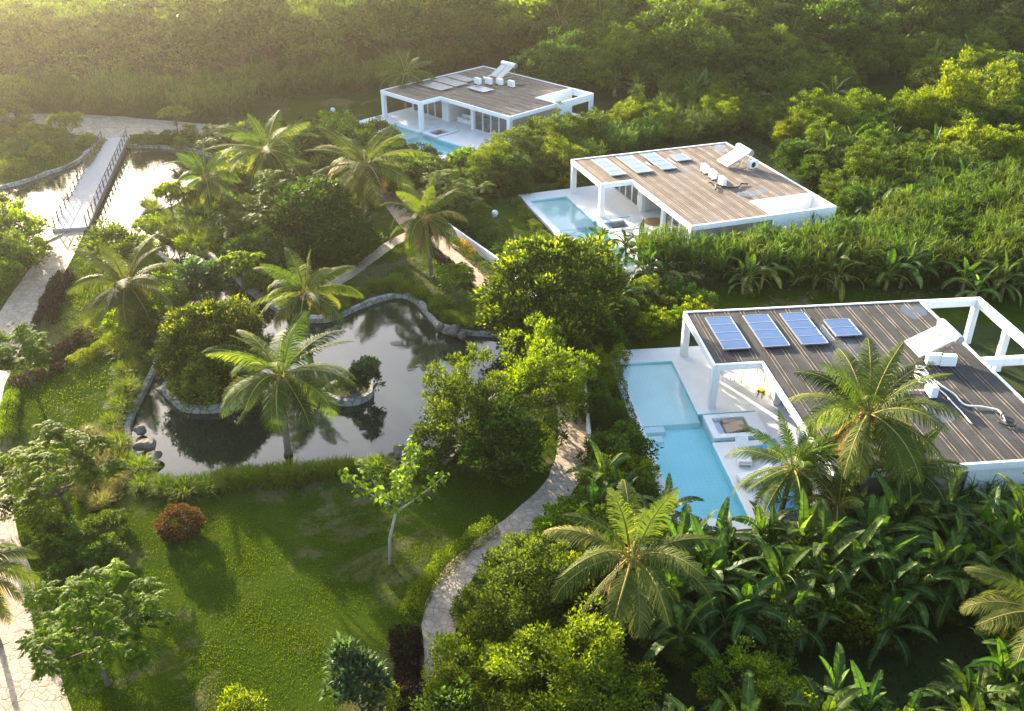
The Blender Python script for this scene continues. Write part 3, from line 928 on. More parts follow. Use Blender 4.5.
    for s in (-1, 1):
        MB().box(0, ln, s * (W + .06) - .05, s * (W + .06) + .05, -.38, .03).build('beam', M['railing'], br)
        r = MB(); y = s * (W - .06)
        r.box(.3, ln - .3, y - .03, y + .03, .86, .93)
        r.box(.3, ln - .3, y - .02, y + .02, .48, .53)
        ro = r.build('railing', M['railing'], br)
        n = 17
        for k in range(n):
            x = .35 + (ln - .7) * k / (n - 1)
            MB().box(x - .05, x + .05, y - .052, y + .052, .052, .98).build('post', M['railing'], ro)
    # white boundary wall
    wl = [G(447, 231), G(496, 266), G(540, 310), G(581, 352), G(588, 431), G(604, 604)]
    L, Rr = strip(wl, .16); m = MB(); n = len(L)
    zt = .55
    vs = [(*p, GZ - .2) for p in L] + [(*p, zt) for p in L] + [(*p, zt) for p in Rr] + [(*p, GZ - .2) for p in Rr]
    m.add(vs, [(r * n + i, r * n + i + 1, (r + 1) * n + i + 1, (r + 1) * n + i) for r in range(3) for i in range(n - 1)] + [(0, n, 2 * n, 3 * n), (n - 1, 4 * n - 1, 3 * n - 1, 2 * n - 1)])
    tag(m.build('boundary_wall', M['white']), 'low white boundary wall along the winding path', 'wall')
    # boulders at the pond edge
    for k, (px, py, r, lab) in enumerate(((452, 333, .55, 'larger grey boulder at the pond corner by the round dark tree'), (462, 337, .4, 'flat grey boulder beside the pond corner boulder'), (441, 328, .35, 'small boulder on the stone edging at the pond corner'),
                                          (403, 455, .55, 'brown boulder at the near pond edge behind the sapling'), (396, 457, .35, 'small brown boulder beside the one behind the sapling'), (146, 447, .55, 'broken grey boulder on the pond edge by the yellow tufts'), (153, 458, .42, 'second broken boulder on the pond edge by the yellow tufts'), (140, 432, .4, 'pale boulder on the stone edging above the broken ones'),
                                          (356, 397, .4, 'grey boulder on the small island'), (342, 401, .3, 'small boulder on the rim of the small island'))):
        x, y = G(px, py)
        rr = np.random.default_rng(k); m = MB(); n = 12; prof = [(math.sin(a), -math.cos(a)) for a in [math.pi * q / 7 for q in range(8)]]
        m.lathe([(r * p, r * .6 * z) for p, z in prof], n)
        m.v = [tuple(np.array(v) * (1 + .22 * math.sin(3.1 * v[0] / r + k) + .18 * math.sin(4.3 * v[1] / r + 2 * k))) for v in m.v]
        o = m.build('boulder', M['boulder'], None); tag(o, lab, 'boulder', 'boulders at the water'); o.location = (x, y, GZ + r * .3)


# --------------------------------------------------------------- plants
def unit(a):
    return a / np.maximum(np.linalg.norm(a, axis=-1, keepdims=True), 1e-9)


def leaf_geo(C, D, N, Ln, Wd, var, fold=.12):
    """diamond leaves, slightly folded: centre of base C, tip direction D, face normal N"""
    D = unit(D); S = unit(np.cross(D, N)); N2 = np.cross(S, D)
    Ln = Ln[:, None]; Wd = Wd[:, None]
    b = C; t = C + D * Ln - N2 * Ln * .10
    l = C + D * Ln * .48 + S * Wd / 2 + N2 * Wd * fold
    r = C + D * Ln * .48 - S * Wd / 2 + N2 * Wd * fold
    V = np.stack([b, r, t, l], 1).reshape(-1, 3)
    Q = np.arange(len(V)).reshape(-1, 4)
    return V, Q, np.repeat(var, 4)


def merge(geos):
    Vs, Qs, vs, o = [], [], [], 0
    for V, Q, v in geos:
        Vs.append(V); Qs.append(Q + o); vs.append(v); o += len(V)
    return np.concatenate(Vs), np.concatenate(Qs), np.concatenate(vs)


def rand_dir(g, n):
    return unit(g.normal(size=(n, 3)))


def crown_geo(g, Rx, Rz, cz, nclump, cr, per, L, W, up=.5, shell=.55, bottom=-.35, droop=.0, flat=1.0, lobes=.25, varup=.35):
    """clumps of leaves through an uneven ellipsoid; more towards its outside"""
    d = rand_dir(g, nclump * 3); d = d[d[:, 2] > bottom][:nclump]; n = len(d)
    ph = g.uniform(0, 6.28, 6)
    az = np.arctan2(d[:, 1], d[:, 0])
    lob = 1 + lobes * (np.sin(2 * az + ph[0]) * .6 + np.sin(3 * az + ph[1] + 2 * d[:, 2]) * .5 + np.sin(5 * d[:, 2] + ph[2] + az) * .5)
    rad = lob * (shell + (1 - shell) * g.random(n) ** .6)
    cc = d * rad[:, None] * np.array([Rx, Rx, Rz]) + np.array([0, 0, cz])
    cs = cr * g.uniform(.7, 1.35, n)
    cv = g.normal(0, .12, n)
    idx = np.repeat(np.arange(n), per); m = len(idx)
    q = rand_dir(g, m); q[:, 2] = np.where(q[:, 2] < -.3, -q[:, 2] * .6, q[:, 2])
    rr = g.random(m) ** .45
    P = cc[idx] + q * (rr * cs[idx])[:, None] * np.array([1, 1, flat])
    out = unit(cc[idx] - np.array([0, 0, cz - .6 * Rz]))
    D = unit(q * .8 + out * .5 + rand_dir(g, m) * .7 + np.array([0, 0, -droop]))
    N = unit(np.array([0, 0, 1.0]) * up + out * .5 + rand_dir(g, m) * .8)
    Ln = L * g.uniform(.6, 1.3, m); Wd = W * g.uniform(.7, 1.25, m)
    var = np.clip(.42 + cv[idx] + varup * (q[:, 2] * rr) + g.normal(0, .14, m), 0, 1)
    return leaf_geo(P, D, N, Ln, Wd, var), cc


def trunk_mesh(name, g, h, r, tips, nlimb=7, lean=.15, mat=None):
    m = MB(); n = 6
    ph = g.uniform(0, 6.28)
    tp = [(lean * h * math.sin(k / n * 1.6 + ph) * k / n, lean * h * math.cos(k / n * 1.3 + ph) * k / n, -.15 + (h + .15) * k / n) for k in range(n + 1)]
    m.tube(tp, [r * (1.35 if k == 0 else 1 - .45 * k / n) for k in range(n + 1)], 8)
    top = Vector(tp[-1])
    if len(tips):
        for i in g.choice(len(tips), min(nlimb, len(tips)), replace=False):
            e = Vector(tips[i]); s = Vector(tp[n - int(g.integers(0, 3))])
            mid = s.lerp(e, .5) + Vector((0, 0, -.08 * (e - s).length)) + Vector(g.normal(0, .08, 3)) * (e - s).length
            m.tube([s, s.lerp(mid, .55), mid, e], [r * .5, r * .4, r * .3, r * .1], 6)
    return m.mesh(name, mat or MAT['trunk'], True)


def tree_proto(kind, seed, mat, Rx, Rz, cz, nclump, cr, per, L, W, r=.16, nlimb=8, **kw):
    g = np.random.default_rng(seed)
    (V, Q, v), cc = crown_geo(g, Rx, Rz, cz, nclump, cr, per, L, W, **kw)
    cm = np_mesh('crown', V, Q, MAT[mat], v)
    tm = trunk_mesh('trunk', g, max(.4, cz - .55 * Rz), r, cc, nlimb)
    return dict(parts=[('trunk', tm, None), ('crown', cm, None)], cz=cz, r=Rx)


def frond_path(g, L, e0, bend, n=13):
    s = np.linspace(0, 1, n); ang = e0 - bend * s ** 1.4
    ds = L / (n - 1)
    x = np.concatenate([[0], np.cumsum(np.cos(ang[:-1]) * ds)]); z = np.concatenate([[0], np.cumsum(np.sin(ang[:-1]) * ds)])
    return s, x, z, ang


def frond_geo(g, az, L, e0, bend, roll, nl=44, ll=.85, width=.055, base=.2, vbase=.45, side=0.0):
    s, x, z, ang = frond_path(g, L, e0, bend)
    u = np.linspace(.13, .995, nl)
    px, pz, pa = np.interp(u, s, x), np.interp(u, s, z), np.interp(u, s, ang)
    prof = ll * np.clip(np.sin(np.pi * (u * .80 + .17)), .12, 1) ** .8 * g.uniform(.85, 1.1, nl)
    swing = side * u ** 2 * L
    geos = []
    T = np.stack([np.cos(pa), np.zeros(nl), np.sin(pa)], 1); Nn = np.stack([-np.sin(pa), np.zeros(nl), np.cos(pa)], 1)
    P = np.stack([px, swing, pz], 1)
    for sd in (-1, 1):
        Sx = np.zeros((nl, 3)); Sx[:, 1] = sd
        cr, sr = math.cos(roll), math.sin(roll)
        S2 = Sx * cr + Nn * (sr * sd)
        dihed = g.uniform(-.1, .35)
        D = unit(S2 * 1.0 + T * (.55 + .5 * u[:, None]) + Nn * dihed + g.normal(0, .07, (nl, 3)))
        mid = P + D * (prof * .5)[:, None] + np.array([0, 0, -1]) * (prof * .06)[:, None]
        tip = P + D * (prof * .9)[:, None] + np.array([0, 0, -1]) * (prof * g.uniform(.28, .5))[:, None]
        w = width * (.7 + .5 * np.sin(np.pi * u))[:, None]
        Wv = T * w
        V = np.stack([P - Wv * .5, P + Wv * .5, mid + Wv * .6, mid - Wv * .6, tip + Wv * .12, tip - Wv * .12], 1).reshape(-1, 3)
        b = (np.arange(nl) * 6)[:, None]
        Q = np.concatenate([b + np.array([[0, 1, 2, 3]]), b + np.array([[3, 2, 4, 5]])])
        vv = np.clip(vbase + g.normal(0, .08, nl), 0, 1)
        geos.append((V, Q, np.repeat(vv, 6) + np.tile([0, 0, .05, .05, .12, .12], nl)))
    # midrib as a flattened four-sided rod
    n = len(s); wr = np.linspace(.06, .012, n)[:, None] * (L / 4) ** .5
    Pm = np.stack([x, side * s ** 2 * L, z], 1); Nm = np.stack([-np.sin(ang), np.zeros(n), np.cos(ang)], 1); Sm = np.zeros((n, 3)); Sm[:, 1] = 1
    c4 = [Pm + Sm * wr, Pm + Nm * wr * .9, Pm - Sm * wr, Pm - Nm * wr * .4]
    V = np.stack(c4, 1).reshape(-1, 3); Q = []
    for i in range(n - 1):
        for k in range(4):
            Q.append((i * 4 + k, i * 4 + (k + 1) % 4, i * 4 + 4 + (k + 1) % 4, i * 4 + 4 + k))
    geos.append((V, np.array(Q), np.full(len(V), .92)))
    V, Q, v = merge(geos)
    V = V + np.array([base, 0, 0])
    c, sn = math.cos(az), math.sin(az)
    V = np.stack([V[:, 0] * c - V[:, 1] * sn, V[:, 0] * sn + V[:, 1] * c, V[:, 2]], 1)
    return V, Q, v


def palm_proto(seed, h, L=3.6, nf=22, lean=.06, coco=True, gold=0.0):
    g = np.random.default_rng(seed)
    ph = g.uniform(0, 6.28); n = 10
    m = MB(); pts = [(lean * h * (k / n) ** 1.6 * math.cos(ph), lean * h * (k / n) ** 1.6 * math.sin(ph), -.2 + (h + .2) * k / n) for k in range(n + 1)]
    rad = []; pp = []
    for k in range(n * 3 + 1):
        t = k / (n * 3); a = np.array([np.interp(t * n, range(n + 1), [p[i] for p in pts]) for i in range(3)])
        pp.append(tuple(a)); rad.append((.24 if k == 0 else .17 - .05 * t) * (1.06 if k % 2 else .95))
    m.tube(pp, rad, 10); tm = m.mesh('trunk', MAT['palmtrunk'], True)
    top = np.array(pts[-1])
    geos = []; dry = []
    for i in range(nf):
        t = (i + .5) / nf
        e0 = R(84 - 148 * t) + g.normal(0, .10)
        Lf = L * (.72 + .36 * math.sin(math.pi * min(1, t * .8 + .18))) * g.uniform(.92, 1.08)
        bend = R(24 + 72 * math.sin(math.pi * min(1, .06 + t * .8))) * g.uniform(.8, 1.2) * (1.0 if t < .7 else .55)
        geos.append(frond_geo(g, i * 2.39996 + g.normal(0, .22), Lf, e0, bend, g.normal(0, .45), nl=58, ll=L * .235, width=.045, vbase=.36 + gold + g.normal(0, .17) + .14 * t + (.25 if t > .9 and g.random() < .5 else 0), side=g.normal(0, .06)))
    V, Q, v = merge(geos); V = V + top + np.array([0, 0, .05])
    parts = [('trunk', tm, None), ('crown', np_mesh('crown', V, Q, MAT['f_palm'], np.clip(v, 0, 1)), None)]
    dg = [frond_geo(g, g.uniform(0, 6.28), L * g.uniform(.55, .75), R(-48), R(32), g.normal(0, .6), nl=28, ll=L * .16, width=.05, base=.12, vbase=.5) for _ in range(5)]
    V, Q, v = merge(dg); V = V + top
    parts.append(('dry_frond', np_mesh('dry_frond', V, Q, MAT['dry'], np.clip(v, 0, 1)), None))
    if coco:
        c = MB()
        for k in range(7):
            a = k * 2.4; r = .27 + .05 * (k % 2)
            cc = (top[0] + r * math.cos(a), top[1] + r * math.sin(a), top[2] - .15 - .08 * (k % 3))
            c.lathe([(.13 * math.sin(q), -.15 * math.cos(q)) for q in [math.pi * j / 6 for j in range(7)]], 8, 0, cc)
        parts.append(('coconut_cluster', c.mesh('coconut_cluster', MAT['coconut'], True), None))
    return dict(parts=parts, cz=h, r=L, top=(top[0], top[1]))


def banana_leaf(g, az, L, e0, bend, W, z0, v0, tear=.3):
    n = 12
    s, x, z, ang = frond_path(g, L, e0, bend, n)
    wp = W * np.clip(np.sin(np.pi * np.clip(s * 1.02 + .0, 0, 1)) ** .55, 0, 1) * (s > .12)
    wp[s <= .13] = .02; wp[-1] = .03
    roll = g.normal(0, .3); V = []; Q = []; va = []
    P = np.stack([x, np.zeros(n), z], 1); Nm = np.stack([-np.sin(ang), np.zeros(n), np.cos(ang)], 1); T = np.stack([np.cos(ang), np.zeros(n), np.sin(ang)], 1)
    b = 0
    for sd in (-1, 1):
        for i in range(n - 1):
            cut = g.random() < tear
            dz = g.normal(0, .10) if cut else g.normal(0, .02); sh = .02 if cut else 0
            a = math.radians(24) + dz + roll * sd
            def edge(j, off):
                S = np.array([0, sd, 0]) * math.cos(a) + Nm[j] * math.sin(a)
                e1 = P[j] + S * wp[j] * .5 + T[j] * (off + .05)
                e2 = P[j] + S * wp[j] * .95 + T[j] * (off + .14) - np.array([0, 0, wp[j] * .22])
                return e1, e2
            a1, a2 = edge(i, sh); b1, b2 = edge(i + 1, -sh)
            V += [P[i], P[i + 1], a1, b1, a2, b2]
            q = [(b, b + 1, b + 3, b + 2), (b + 2, b + 3, b + 5, b + 4)]
            Q += q if sd > 0 else [tuple(reversed(t)) for t in q]
            t = v0 + g.normal(0, .07)
            va += [t + .22, t + .22, t, t, t - .05, t - .05]; b += 6
    wr = np.linspace(.05, .012, n)[:, None]
    c4 = np.stack([P + np.array([0, 1, 0]) * wr, P + Nm * .01 + Nm * wr * .5, P - np.array([0, 1, 0]) * wr, P - Nm * wr], 1).reshape(-1, 3)
    V = np.concatenate([np.array(V), c4])
    for i in range(n - 1):
        for k in range(4):
            Q.append((b + i * 4 + k, b + i * 4 + (k + 1) % 4, b + i * 4 + 4 + (k + 1) % 4, b + i * 4 + 4 + k))
    va = np.concatenate([va, np.full(len(c4), .86)])
    c, sn = math.cos(az), math.sin(az)
    V = np.stack([V[:, 0] * c - V[:, 1] * sn, V[:, 0] * sn + V[:, 1] * c, V[:, 2] + z0], 1)
    return V, np.array(Q), np.clip(va, 0, 1)


def banana_proto(seed, nst=2, h=1.7, L=2.2):
    g = np.random.default_rng(seed); geos = []; stems = []
    for k in range(nst):
        st = MB()
        ox, oy = (0, 0) if k == 0 else (g.normal(0, .55), g.normal(0, .55))
        hh = h * (1 if k == 0 else g.uniform(.55, .95)); lx, ly = g.normal(0, .12, 2)
        st.tube([(ox, oy, -.1), (ox + lx * .4, oy + ly * .4, hh * .5), (ox + lx, oy + ly, hh)], [.15, .12, .07], 9)
        stems.append(('stem', st.mesh('stem', MAT['bananastem'], True), None))
        nl = int(g.integers(10, 13)); a0 = g.uniform(0, 6.28)
        for i in range(nl):
            t = i / (nl - 1)
            e0 = R(88 - 78 * t) + g.normal(0, .10)
            V, Q, v = banana_leaf(g, a0 + i * 2.5 + g.normal(0, .2), L * g.uniform(.82, 1.1) * (.65 if i == 0 else 1) * (hh / h) ** .4, e0, R(25 if i < 2 else 75 + 35 * t) * g.uniform(.8, 1.2), (.25 * g.uniform(.85, 1.15)), hh - .05 - .3 * t, g.uniform(.2, .6) + (.2 if i == 0 else 0) + (.35 if (t > .85 and g.random() < .3) else 0), .35 + .35 * t)
            geos.append((V + np.array([ox + lx, oy + ly, 0]), Q, v))
    V, Q, v = merge(geos)
    return dict(parts=stems + [('leaves', np_mesh('leaves', V, Q, MAT['f_banana'], v), None)], cz=h, r=L)


def blades_geo(g, n, rad, h, w, bend=.9, spread=.5, seg=3, vb=.42):
    r = rad * np.sqrt(g.random(n)); a = g.uniform(0, 6.28, n)
    B = np.stack([r * np.cos(a), r * np.sin(a), np.zeros(n)], 1)
    az = a + g.normal(0, 1.0, n); hh = h * g.uniform(.55, 1.08, n)
    tilt = spread * (r / max(rad, 1e-6)) * g.uniform(.3, 1.2, n) + np.abs(g.normal(0, .12, n)); bd = bend * g.uniform(.3, 1.5, n)
    H = np.stack([np.cos(az), np.sin(az), np.zeros(n)], 1); S = np.stack([-np.sin(az + g.normal(0, .9, n)), np.cos(az), np.zeros(n)], 1); S = unit(S)
    pts = [B]; ang = tilt
    for k in range(seg):
        st = hh / seg
        pts.append(pts[-1] + (np.array([0, 0, 1.0]) * np.cos(ang)[:, None] + H * np.sin(ang)[:, None]) * st[:, None]); ang = ang + bd * (k + 1) / seg * .9
    ww = [w * .8, w, w * .8, w * .12] if seg == 3 else list(np.linspace(w, w * .1, seg + 1))
    V = []; 
    for k, p in enumerate(pts): V += [p - S * ww[k] / 2, p + S * ww[k] / 2]
    V = np.stack(V, 1).reshape(-1, 3); m = 2 * (seg + 1); b = (np.arange(n) * m)[:, None]
    Q = np.concatenate([b + np.array([[2 * k, 2 * k + 1, 2 * k + 3, 2 * k + 2]]) for k in range(seg)])
    vv = np.clip(vb + g.normal(0, .16, n), 0, 1)
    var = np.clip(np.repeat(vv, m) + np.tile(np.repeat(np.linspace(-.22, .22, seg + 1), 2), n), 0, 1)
    return V, Q, var


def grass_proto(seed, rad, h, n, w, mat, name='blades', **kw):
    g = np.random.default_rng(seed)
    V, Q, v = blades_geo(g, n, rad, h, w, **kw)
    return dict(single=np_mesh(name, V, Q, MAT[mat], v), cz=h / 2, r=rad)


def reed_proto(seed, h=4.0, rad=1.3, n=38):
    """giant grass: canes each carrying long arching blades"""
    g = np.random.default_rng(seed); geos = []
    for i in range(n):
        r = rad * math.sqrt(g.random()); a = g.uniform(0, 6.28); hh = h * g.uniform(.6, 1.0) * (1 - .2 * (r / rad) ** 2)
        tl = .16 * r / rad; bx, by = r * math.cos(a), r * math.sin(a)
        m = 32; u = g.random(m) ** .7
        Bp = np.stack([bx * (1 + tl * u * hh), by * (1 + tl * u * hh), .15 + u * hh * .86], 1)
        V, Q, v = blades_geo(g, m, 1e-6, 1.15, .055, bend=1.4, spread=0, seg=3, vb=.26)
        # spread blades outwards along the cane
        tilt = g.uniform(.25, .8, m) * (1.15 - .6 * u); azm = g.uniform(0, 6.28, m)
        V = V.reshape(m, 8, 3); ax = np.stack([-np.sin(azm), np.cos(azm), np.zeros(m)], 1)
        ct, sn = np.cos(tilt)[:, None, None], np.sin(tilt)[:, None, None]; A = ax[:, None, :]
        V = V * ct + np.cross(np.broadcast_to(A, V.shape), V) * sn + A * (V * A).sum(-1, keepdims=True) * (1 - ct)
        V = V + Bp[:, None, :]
        v = np.clip(v + np.repeat((u - .5) * .45, 8), 0, 1)  # lower blades coloured darker: shade of a dense clump painted in
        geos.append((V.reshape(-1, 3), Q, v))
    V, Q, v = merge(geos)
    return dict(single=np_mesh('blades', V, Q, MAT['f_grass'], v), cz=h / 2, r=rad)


def palmate_proto(seed, h=3.2, R0=1.3, mat='f_feather', n=34):
    """thin stem with a flat umbrella of big divided leaves"""
    g = np.random.default_rng(seed); geos = []; tips = []
    for i in range(n):
        a = i * 2.4 + g.normal(0, .2); r = R0 * math.sqrt((i + .5) / n) * g.uniform(.8, 1.1); z = h - .35 * (r / R0) ** 2 * R0 + g.normal(0, .12)
        c = np.array([r * math.cos(a), r * math.sin(a), z]); tips.append(c)
        m = 26; aa = g.uniform(0, 6.28, m); D = np.stack([np.cos(aa), np.sin(aa), -.35 - .2 * g.random(m)], 1)
        P = c + D * g.uniform(0, .18, m)[:, None] + g.normal(0, .06, (m, 3))
        N = unit(np.array([0, 0, 1.0]) + g.normal(0, .35, (m, 3)))
        geos.append(leaf_geo(P, D, N, R0 * .30 * g.uniform(.7, 1.2, m), R0 * .10 * np.ones(m), np.clip(.5 + g.normal(0, .14) + g.normal(0, .08, m), 0, 1)))
    V, Q, v = merge(geos)
    tm = trunk_mesh('trunk', g, h * .72, .075, tips, 8, .06)
    return dict(parts=[('trunk', tm, None), ('crown', np_mesh('crown', V, Q, MAT[mat], v), None)], cz=h, r=R0)


def feather_proto(seed, h=4.2, Rx=2.2, mat='f_feather', nb=32, per=17, lw=.12):
    """open layered tree: flat sprays of pinnate leaves at the ends of its boughs"""
    g = np.random.default_rng(seed); geos = []; tips = []
    for i in range(nb):
        d = rand_dir(g, 1)[0]; d[2] = abs(d[2]) * 1.1 - .45; d = unit(d)
        c = d * np.array([Rx, Rx, h * .42]) * g.uniform(.45, 1.05) + np.array([0, 0, h * .58]); tips.append(c)
        cv = g.normal(.48, .14)
        for k in range(per):
            a = g.uniform(0, 6.28); Lp = g.uniform(.45, .85) * Rx * .36
            ax = unit(np.array([math.cos(a), math.sin(a), g.normal(.02, .2)])); nn = 9
            u = np.linspace(.12, 1, nn); P = c + g.normal(0, .14, 3) * Rx * .4 + ax * (u * Lp)[:, None] - np.array([0, 0, 1]) * (u ** 2 * Lp * .35)[:, None]
            S = unit(np.cross(ax, [0, 0, 1.0]))
            for sd in (-1, 1):
                D = np.tile(S * sd + ax * .5, (nn, 1)) + g.normal(0, .12, (nn, 3)) - np.array([0, 0, .25])
                N = np.tile([0, 0, 1.0], (nn, 1)) + g.normal(0, .25, (nn, 3))
                geos.append(leaf_geo(P, D, N, Lp * .36 * np.sin(np.pi * (u * .75 + .2)), np.full(nn, .8 * lw * Rx / 2.2), np.clip(cv + g.normal(0, .1, nn) + .02 * (c[2] - h * .6), 0, 1)))
    V, Q, v = merge(geos)
    tm = trunk_mesh('trunk', g, h * .45, .11, tips, 13, .12)
    return dict(parts=[('trunk', tm, None), ('crown', np_mesh('crown', V, Q, MAT[mat], v), None)], cz=h * .6, r=Rx)


def sapling_proto(seed, h=3.4):
    g = np.random.default_rng(seed); m = MB(); geos = []
    top = (.25, 0, h * .5); m.tube([(0, 0, -.1), (.05, .03, h * .25), top], [.05, .042, .034], 7)
    for i in range(9):
        a = i * 2.4; e = R(28 + 45 * (i % 3) / 2); L = h * g.uniform(.42, .6)
        pts = [np.array(top) + np.array([math.cos(a) * math.cos(e) * L * t, math.sin(a) * math.cos(e) * L * t, math.sin(e) * L * t + .12 * L * t * t]) for t in np.linspace(0, 1, 6)]
        m.tube(pts, [.035, .03, .024, .018, .012, .006], 5)
        n = 75; t = g.random(n) ** .6 * .85 + .15
        P = np.stack([np.interp(t, np.linspace(0, 1, 6), [p[k] for p in pts]) for k in range(3)], 1) + g.normal(0, .07, (n, 3))
        geos.append(leaf_geo(P, rand_dir(g, n) + np.array([0, 0, -.3]), rand_dir(g, n) * .7 + np.array([0, 0, 1]), g.uniform(.11, .20, n), g.uniform(.08, .13, n), np.clip(.55 + g.normal(0, .2, n), 0, 1)))
    V, Q, v = merge(geos)
    return dict(parts=[('trunk', m.mesh('trunk', MAT['stem_pale'], True), None), ('crown', np_mesh('crown', V, Q, MAT['f_bright'], v), None)], cz=h * .75, r=h * .45)


def put(name, proto, x, y, rz, sc, label, cat, group=None, z=GZ):
    if 'single' in proto:
        o = link(bpy.data.objects.new(name, proto['single'])); o.location = (x, y, z); o.rotation_euler = (0, 0, rz)
        o.scale = sc if hasattr(sc, '__len__') else (sc,) * 3
        return tag(o, label, cat, group)
    o = thing(name, label, cat, (x, y, z), rz, group, sc)
    for nm, me, _ in proto['parts']:
        link(bpy.data.objects.new(nm, me), o)
    return o


def put_px(name, proto, px, py, rpx, label, cat, group=None, squash=1.0, rz=None, zc=None):
    """crown centre seen at (px, py), crown radius rpx in the photo: solve size and place on the ground"""
    sc = 1.0
    for _ in range(12):
        x, y = G(px, py, GZ + proto['cz'] * sc * squash)
        d = y * math.cos(PITCH) + (CAM_H - GZ - proto['cz'] * sc * squash) * math.sin(PITCH)
        sc = rpx * d / F_PX / proto['r']
    return put(name, proto, x, y, random.uniform(0, 6.28) if rz is None else rz, (sc, sc, sc * squash), label, cat, group)


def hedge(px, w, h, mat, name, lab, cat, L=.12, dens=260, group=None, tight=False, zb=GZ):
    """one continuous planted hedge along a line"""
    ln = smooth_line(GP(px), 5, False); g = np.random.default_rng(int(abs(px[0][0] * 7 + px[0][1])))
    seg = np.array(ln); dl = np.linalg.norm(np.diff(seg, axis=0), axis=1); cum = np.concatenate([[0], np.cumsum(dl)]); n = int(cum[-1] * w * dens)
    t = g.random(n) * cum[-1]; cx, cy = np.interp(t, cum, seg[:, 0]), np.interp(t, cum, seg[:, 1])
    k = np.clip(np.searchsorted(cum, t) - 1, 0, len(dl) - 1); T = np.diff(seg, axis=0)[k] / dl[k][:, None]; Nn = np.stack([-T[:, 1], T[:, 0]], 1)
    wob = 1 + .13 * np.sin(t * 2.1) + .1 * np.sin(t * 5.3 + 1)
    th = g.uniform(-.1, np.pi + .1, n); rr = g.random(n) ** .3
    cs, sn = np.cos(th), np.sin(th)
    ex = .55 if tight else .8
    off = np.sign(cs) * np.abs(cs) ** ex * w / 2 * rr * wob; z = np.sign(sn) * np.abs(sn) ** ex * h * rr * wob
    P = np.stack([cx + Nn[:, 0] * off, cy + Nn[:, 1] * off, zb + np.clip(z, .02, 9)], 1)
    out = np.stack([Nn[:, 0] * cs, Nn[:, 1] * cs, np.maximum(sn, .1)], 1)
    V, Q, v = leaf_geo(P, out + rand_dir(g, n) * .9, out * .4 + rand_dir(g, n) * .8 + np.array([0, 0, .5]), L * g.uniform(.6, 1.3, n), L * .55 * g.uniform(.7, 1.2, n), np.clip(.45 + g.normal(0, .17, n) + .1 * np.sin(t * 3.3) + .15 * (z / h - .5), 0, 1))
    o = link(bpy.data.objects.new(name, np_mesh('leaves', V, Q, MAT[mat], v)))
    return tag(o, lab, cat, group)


def scatter(poly_px, spacing, seed, avoid=()):
    """points at least `spacing` apart inside a ground polygon given by photo points"""
    poly = np.array(GP(poly_px)); g = np.random.default_rng(seed)
    lo, hi = poly.min(0), poly.max(0); area = (hi - lo).prod()
    c = g.uniform(lo, hi, (int(area / spacing ** 2 * 9) + 50, 2)); c = c[inside(c, poly)]
    for a in AVOID + list(avoid): c = c[~inside(c, a)]
    keep = []; cell = {}
    for p in c:
        k = (int(p[0] // spacing), int(p[1] // spacing))
        if any((q[0] - p[0]) ** 2 + (q[1] - p[1]) ** 2 < spacing ** 2 for i in (-1, 0, 1) for j in (-1, 0, 1) for q in cell.get((k[0] + i, k[1] + j), ())): continue
        cell.setdefault(k, []).append(p); keep.append(p)
    return keep


AVOID = []


